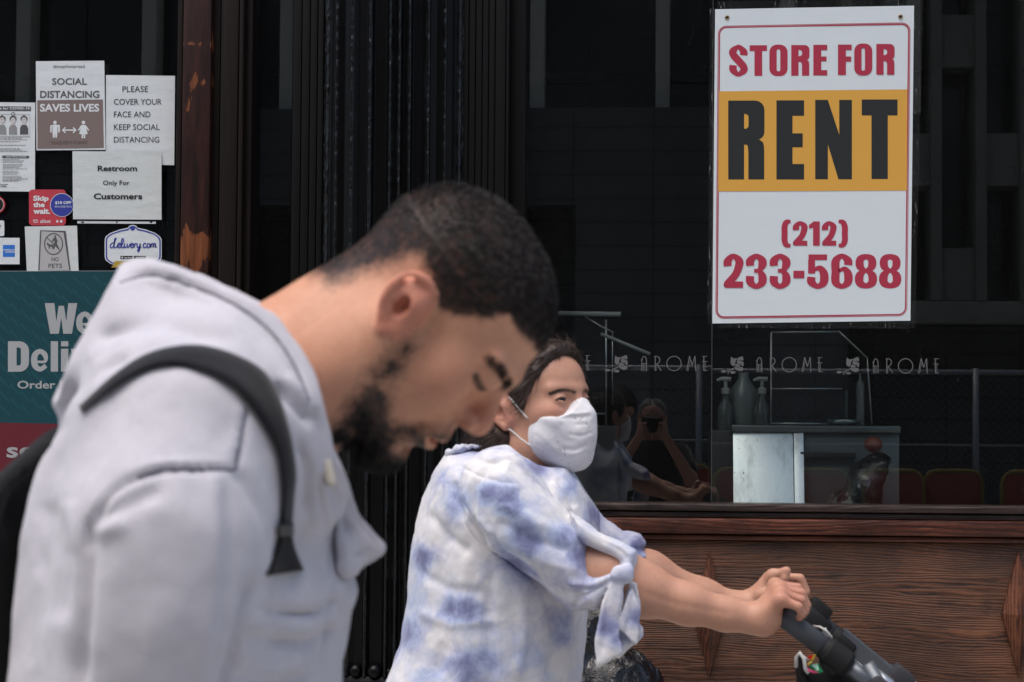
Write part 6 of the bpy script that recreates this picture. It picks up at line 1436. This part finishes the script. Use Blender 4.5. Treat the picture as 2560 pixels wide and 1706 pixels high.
# ---------------------------------------------------------------- stroller
def stroller():
    root=empty('stroller',(P(2250,1600,3.62)[0]+.25,3.62,0),'dark grey baby stroller with two foam handle grips pushed by the woman','stroller')
    FM=mat('foam_grip',(.068,.074,.084),.8,spec=.2); t=NT(FM); t.bump(t.noise(t.coords(),900,2,.6),.25,.001)
    TB_=mat('grey_tube',(.12,.135,.155),.38,.35); PL=mat('black_plastic',(.012,.012,.013),.7,spec=.25); PG=mat('grey_plastic',(.04,.04,.045),.6,spec=.3); AL=mat('bare_tube',(.5,.51,.53),.3,.8)
    def handle(y,A,B,C,r=.0175):
        a,b,c=[PV(*q,y) for q in (A,B,C)]; ax=(b-a).normalized()
        q=MB(); q.lathe(a,[(.004,-.014),(.011,-.012),(.0155,-.006),(r,.002),(r,(b-a).length)],22,ax); q.build('foam_grip',FM,root,True)
        q=MB(); q.lathe(b,[(r+.002,-.02),(r+.003,-.002),(r+.003,.026),(r+.001,.032)],20,ax); q.build('collar',PL,root,True)
        q=MB(); q.tube([b+ax*.03,c],.0135,18); q.build('tube',TB_,root,True)
        return a,b,c,ax
    a,b,c,ax=handle(3.44,(1962,1545),(2080,1634),(2196,1722))
    q=MB(); q.lathe((-.02,0,0),[(.020,0),(.0235,.003),(.0235,.040),(.019,.046)],20,(1,0,0)); q.bbox((-.012,-.012,-.028),(.016,.020,-.014),.004); m=Matrix.Translation(b+ax*.008)@ax.to_track_quat('X','Z').to_matrix().to_4x4(); q.v=[tuple(m@Vector(p)) for p in q.v]; q.build('clamp',PL,root,'auto')
    q=MB(); q.bbox((-.022,-.020,-.016),(.018,.020,.018),.008); m=Matrix.Translation(b+ax*.098)@ax.to_track_quat('X','Z').to_matrix().to_4x4(); q.v=[tuple(m@Vector(p)) for p in q.v]; q.build('clamp',PG,root,'auto')
    a2,b2,c2,ax2=handle(3.80,(1960,1478),(2098,1600),(2260,1700),.0172)
    fl=[PV(u,v,3.80) for u,v in ((2100,1588),(2228,1692),(2300,1752))]; q=MB(); q.tube(fl,[.021,.020,.019],4); q.build('flat_tube',TB_,root)
    for (u,v,y,m_) in ((2040,1533,3.80,PL),(2246,1700,3.80,PG)):
        q=MB(); q.bbox((-.022,-.024,-.022),(.022,.024,.024),.007); mm=Matrix.Translation(PV(u,v,y))@ax2.to_track_quat('X','Z').to_matrix().to_4x4(); q.v=[tuple(mm@Vector(p)) for p in q.v]; q.build('clamp',m_,root,'auto')
    q=MB(); q.bbox((-.02,-.03,-.02),(.03,.03,.012),.006); mm=Matrix.Translation(PV(2040,1548,3.70))@ax2.to_track_quat('X','Z').to_matrix().to_4x4(); q.v=[tuple(mm@Vector(p)) for p in q.v]; q.build('hook_block',PL,root,'auto')
    q=MB(); q.tube([PV(2262,1698,3.8),PV(2330,1760,3.8)],.011,14); q.build('tube',AL,root,True)
    q=MB(); q.tube([PV(2180,1690,3.46),PV(2215,1712,3.46),PV(2230,1760,3.46)],.016,14); q.build('tube',AL,root,True)
    # lower frame, seat and wheels below the picture
    fx=c.x; q=MB(); 
    for y in (3.44,3.80): q.tube([(fx-.02,y,c.z+.04),(fx+.55,y,.12)],.013,10); q.tube([(fx+.10,y,.62),(fx-.10,y,.10)],.012,10); q.tube([(fx-.10,y,.10),(fx+.55,y,.12)],.010,10)
    build_each(q,'frame_tube',TB_,root,True)
    q=MB(); q.bbox((fx+.12,3.46,.40),(fx+.48,3.78,.46),.02); q.bbox((fx+.08,3.46,.44),(fx+.15,3.78,.66),.02); q.build('seat',clothmat('stroller_fabric',(.02,.021,.024)),root,'auto')
    for x in (fx-.10,fx+.55):
        for y in (3.42,3.82):
            w=MB(); w.lathe((x,y-.02,.09),[(.06,0),(.088,.004),(.09,.02),(.088,.036),(.06,.04)],24,(0,1,0)); wh=w.build('wheel',PL,root,'auto')
            w=MB(); w.lathe((x,y-.023,.09),[(.02,0),(.045,.002),(.045,.044),(.02,.046)],16,(0,1,0)); w.build('hub',PG,wh,'auto')
    # white cord loop round the grip
    q=MB(); q.tube([PV(*p) for p in ((2034,1566,3.47),(2050,1568,3.455),(2066,1578,3.452),(2078,1592,3.455),(2080,1606,3.46),(2072,1594,3.458),(2058,1580,3.456),(2064,1572,3.47))],.0022,6)
    tag(q.build('cord_loop',mat('white_cord',(.6,.6,.58),.7),None,True),'thin white cord looped between the two stroller grips','cord')
    # bag hanging from the near handle
    F=Field((P(1965,1600,3.45)[0],3.40,Z(0,1905,3.5)),(P(2240,1600,3.5)[0],3.72,Z(0,1600,3.5)),.005)
    F.pillow([(1990,1640),(2006,1648),(2018,1672),(2040,1686),(2090,1690),(2180,1700),(2215,1760),(2200,1890),(2010,1890),(1985,1760),(1998,1706),(1992,1670)],3.52,.09,.05,.02); F.pillow([(1994,1632),(2004,1634),(2020,1660),(2024,1690),(2000,1700),(1990,1660)],3.455,.03,.02,.01); F.pillow([(2060,1610),(2130,1660),(2200,1720),(2190,1740),(2080,1730),(2045,1690)],3.54,.07,.03,.02)
    F.blur(1); s=Sculpt(*F.surf()); s.smooth(2); s.noise(.004,22,5)
    BG=clothmat('bag_cloth',(.008,.008,.009),800,.3,.2,.05)
    bg=empty('hanging_bag',tuple(PV(2090,1880,3.52)),'black cloth bag hanging from the near stroller handle','bag'); link('bag_body',s.mesh('bag_body'),BG,bg)
    q=MB(); q.tube([PV(*p) for p in ((1990,1668,3.42),(1991,1644,3.415),(1999,1632,3.41),(2010,1648,3.41),(2013,1672,3.41),(2020,1682,3.415))],.0032,8); q.tube([PV(*p) for p in ((2003,1638,3.412),(2018,1648,3.415),(2030,1650,3.42))],.002,6); build_each(q,'bag_cord',mat('grey_cord',(.5,.5,.48),.7),bg,True)
    pk=empty('toy_packet',tuple(PV(2040,1690,3.44)),'bright red, yellow and green packet tucked in the black bag','packet')
    def blade(pts,y0,y1,c,nm,k):
        q=MB(); n=len(pts); pl=[PV(u,v,y0+(y1-y0)*(i%2)) for i,(u,v) in enumerate(pts)]; f=pl+[p+Vector((0,.006,0)) for p in pl]; q.add(f,[tuple(range(n)),tuple(range(2*n-1,n-1,-1))]+[((i+1)%n,i,n+i,n+(i+1)%n) for i in range(n)]); q.build(nm,mat('packet_'+nm,c,.35),pk)
    blade([(2018,1642),(2032,1639),(2030,1646),(2022,1650)],3.41,3.415,(.55,.03,.02),'red_flap',0); blade([(2032,1640),(2040,1637),(2030,1656),(2020,1668),(2018,1662)],3.415,3.42,(.55,.40,.03),'yellow_edge',1)
    blade([(2020,1664),(2046,1660),(2058,1680),(2046,1684),(2030,1678)],3.42,3.43,(.03,.30,.12),'green_side',2); blade([(2030,1664),(2044,1662),(2048,1676),(2040,1676)],3.412,3.418,(.35,.60,.50),'pale_label',3); blade([(2014,1668),(2030,1676),(2047,1682),(2036,1684),(2020,1678)],3.41,3.415,(.55,.05,.14),'pink_edge',4)
stroller()
# ---------------------------------------------------------------- black rubbish bag by the wall
def rubbish():
    m=mat('bin_liner',(.004,.004,.005),.16,spec=.6); t=NT(m); n=t.noise(t.coords((1,1,.5)),26,5,.6,.8); t.bump(n,.8,.02)
    y=5.95; c=P(1530,1620,y); F=Field((c[0]-.34,y-.3,-.01),(c[0]+.30,y+.3,.98),.008)
    top=Z(1540,1470,y)
    F.ell((c[0]-.01,y,.32),(.20,.19,.34),.06); F.ell((c[0]+.0,y,.55),(.165,.16,.25),.08); F.ell((c[0]-.12,y-.02,.60),(.10,.12,.22),.06); F.cap((c[0]-.06,y,top-.12),(c[0]-.08,y,top),.07,.03,.06); F.plane((0,0,.003),(0,0,-1))
    F.blur(1); s=Sculpt(*F.surf()); s.smooth(2); s.noise(.012,9,3,(1,1,.5)); N=s.normals(); r=1-np.abs(fbm(s.V*np.array([13,13,6]),8)); s.V+=N*(.016*(r**4))[:,None]; s.smooth(1,.4)
    tag(link('rubbish_bag',s.mesh('rubbish_bag'),m,None),'shiny black rubbish bag standing against the oak panel behind the woman','rubbish bag')
    y=CY-.18; c=P(2150,1180,y); F=Field((c[0]-.16,y-.12,.33),(c[0]+.16,y+.12,Z(2150,1085,y)),.006)
    F.pillow([(2175,1135),(2200,1130),(2225,1150),(2215,1200),(2205,1262),(2200,1560),(2070,1560),(2066,1262),(2080,1235),(2110,1215),(2130,1170)],y,.09,.06,.02); F.blur(1)
    s=Sculpt(*F.surf()); s.smooth(2); s.noise(.008,20,6); tag(link('plastic_bag',s.mesh('plastic_bag'),m,None),'black plastic bag leaning on the steel cart inside the window','bag')
    tag(MB().ball((X(2183,1110,y),y,Z(2183,1112,y)),(.03,.03,.026),8,14).build('orange_ball',mat('orange_ball',(.09,.014,.005),.6),None,True),'dull orange ball on top of the black plastic bag behind the glass','ball')
rubbish()
# ---------------------------------------------------------------- the photographer, seen only as a reflection
def photographer():
    y0=-.42; Rm=rotm(R_(4),R_(90)); T=np.array([.0,y0,1.47])
    root=empty('person',(0,y0-.05,0),'grey haired photographer in glasses raising a camera, mirrored in the glass','person')
    F=Field((-.13,-.11,-.2),(.145,.11,.15),.0032); head_shape(F,{'nose':1.0}); F.chain([(-.03,0,-.03),(-.05,0,-.19)],[.055,.062],.04)
    for sy in (-1,1): ear_shape(F,sy,1,-.15)
    S=Sculpt(*F.surf()); S.smooth(1); L=S.V.copy(); hp=[(.0,-.02),(.01,.03),(.05,.06),(.075,.105),(.05,.22),(-.17,.22),(-.17,-.06),(-.05,-.06),(-.02,.0)]
    hair=smst(poly_sd(L[:,0],L[:,2],hp),-.004,.01); hair=np.where(np.abs(L[:,1])>.079,0,hair); S.V=L@Rm.T+T; N=S.normals(); head=S
    F=Field((-.36,y0-.06,1.02),(.36,y0+.42,1.5),.006); A=MB()
    for sx in (-1,1):
        sh=(sx*.20,y0-.02,1.24); el=(sx*.25,y0+.16,1.09); wr=(sx*.085,y0+.29,1.36); F.chain([sh,el,wr],[.05,.042,.027],.02); F.ell((sx*.07,y0+.295,1.40),(.030,.03,.042),.02)
        for k in range(4): F.chain([(sx*.085,y0+.30,1.385+.018*k),(sx*.06,y0+.33,1.39+.018*k),(sx*.030,y0+.335,1.39+.018*k)],[.010,.009,.008],.004)
        F.chain([(sx*.08,y0+.28,1.38),(sx*.05,y0+.27,1.43)],[.012,.009],.008)
    B=Sculpt(*F.surf()); B.smooth(1); body=merge([head,B]); z=np.zeros(len(B.V))
    link('body',body.mesh('body',{'hair':np.r_[hair,z],'red':np.r_[0*hair,z],'lip':np.r_[0*hair,z]}),skinmat('photographer_skin',(.42,.22,.15),(.22,.21,.20)),root)
    GH=hairmat('grey_hair',(.26,.25,.24)); fl=np.stack([-.6+0*hair,.8*np.sign(L[:,1]),.3+0*hair],1)@Rm.T; strands('hair',head.V,N,np.where(hair>.1,hair,0),fl,.04,.0012,9000,GH,root,9,head.F,.4,.4)
    q=MB(); W=lambda p:tuple(T+Rm@np.array(p))
    for sy in (-1,1): q.tube([W((.106,sy*.033+.024*math.cos(a),.018+.018*math.sin(a))) for a in np.linspace(0,2*math.pi,18)],.0022,6); q.tube([W((.104,sy*.056,.022)),W((.02,sy*.079,.022))],.002,6)
    q.build('glasses',mat('glasses_frame',(.01,.01,.01),.3),root,True)
    F=Field((-.34,y0-.26,.80),(.34,y0+.24,1.36),.011); F.loft([.80,1.0,1.2,1.30,1.34],[0]*5,[.19,.20,.21,.15,.07],[y0-.06]*5,[.13,.14,.13,.10,.07],.03)
    for sx in (-1,1): F.chain([(sx*.18,y0-.03,1.25),(sx*.235,y0+.09,1.15)],[.075,.062],.04)
    F.blur(1); s=Sculpt(*F.surf()); s.smooth(2); link('shirt',s.mesh('shirt'),clothmat('black_shirt',(.012,.012,.014)),root); legs(root,(0,y0-.06,.84),None,clothmat('photographer_trousers',(.03,.03,.035)),mat('brown_shoe',(.05,.03,.02),.5),.1,.04,.09,(0,1))
    cm=empty('camera',(0,y0+.34,1.38),'black camera with a long lens held up by the photographer, mirrored in the glass','camera'); PB=mat('camera_body',(.012,.012,.013),.4)
    MB().bbox((-.068,y0+.20,1.385),(.068,y0+.262,1.485),.01).build('camera_body',PB,cm,'auto'); MB().lathe((0,y0+.262,1.437),[(.032,0),(.036,.01),(.036,.05),(.033,.06),(.040,.09),(.040,.128)],24,(0,1,0)).build('lens',PB,cm,'auto'); MB().lathe((0,y0+.392,1.437),[(.001,-.004),(.034,-.002)],20,(0,1,0)).build('lens_glass',mat('lens_glass',(.01,.012,.02),.05),cm,True)
photographer()
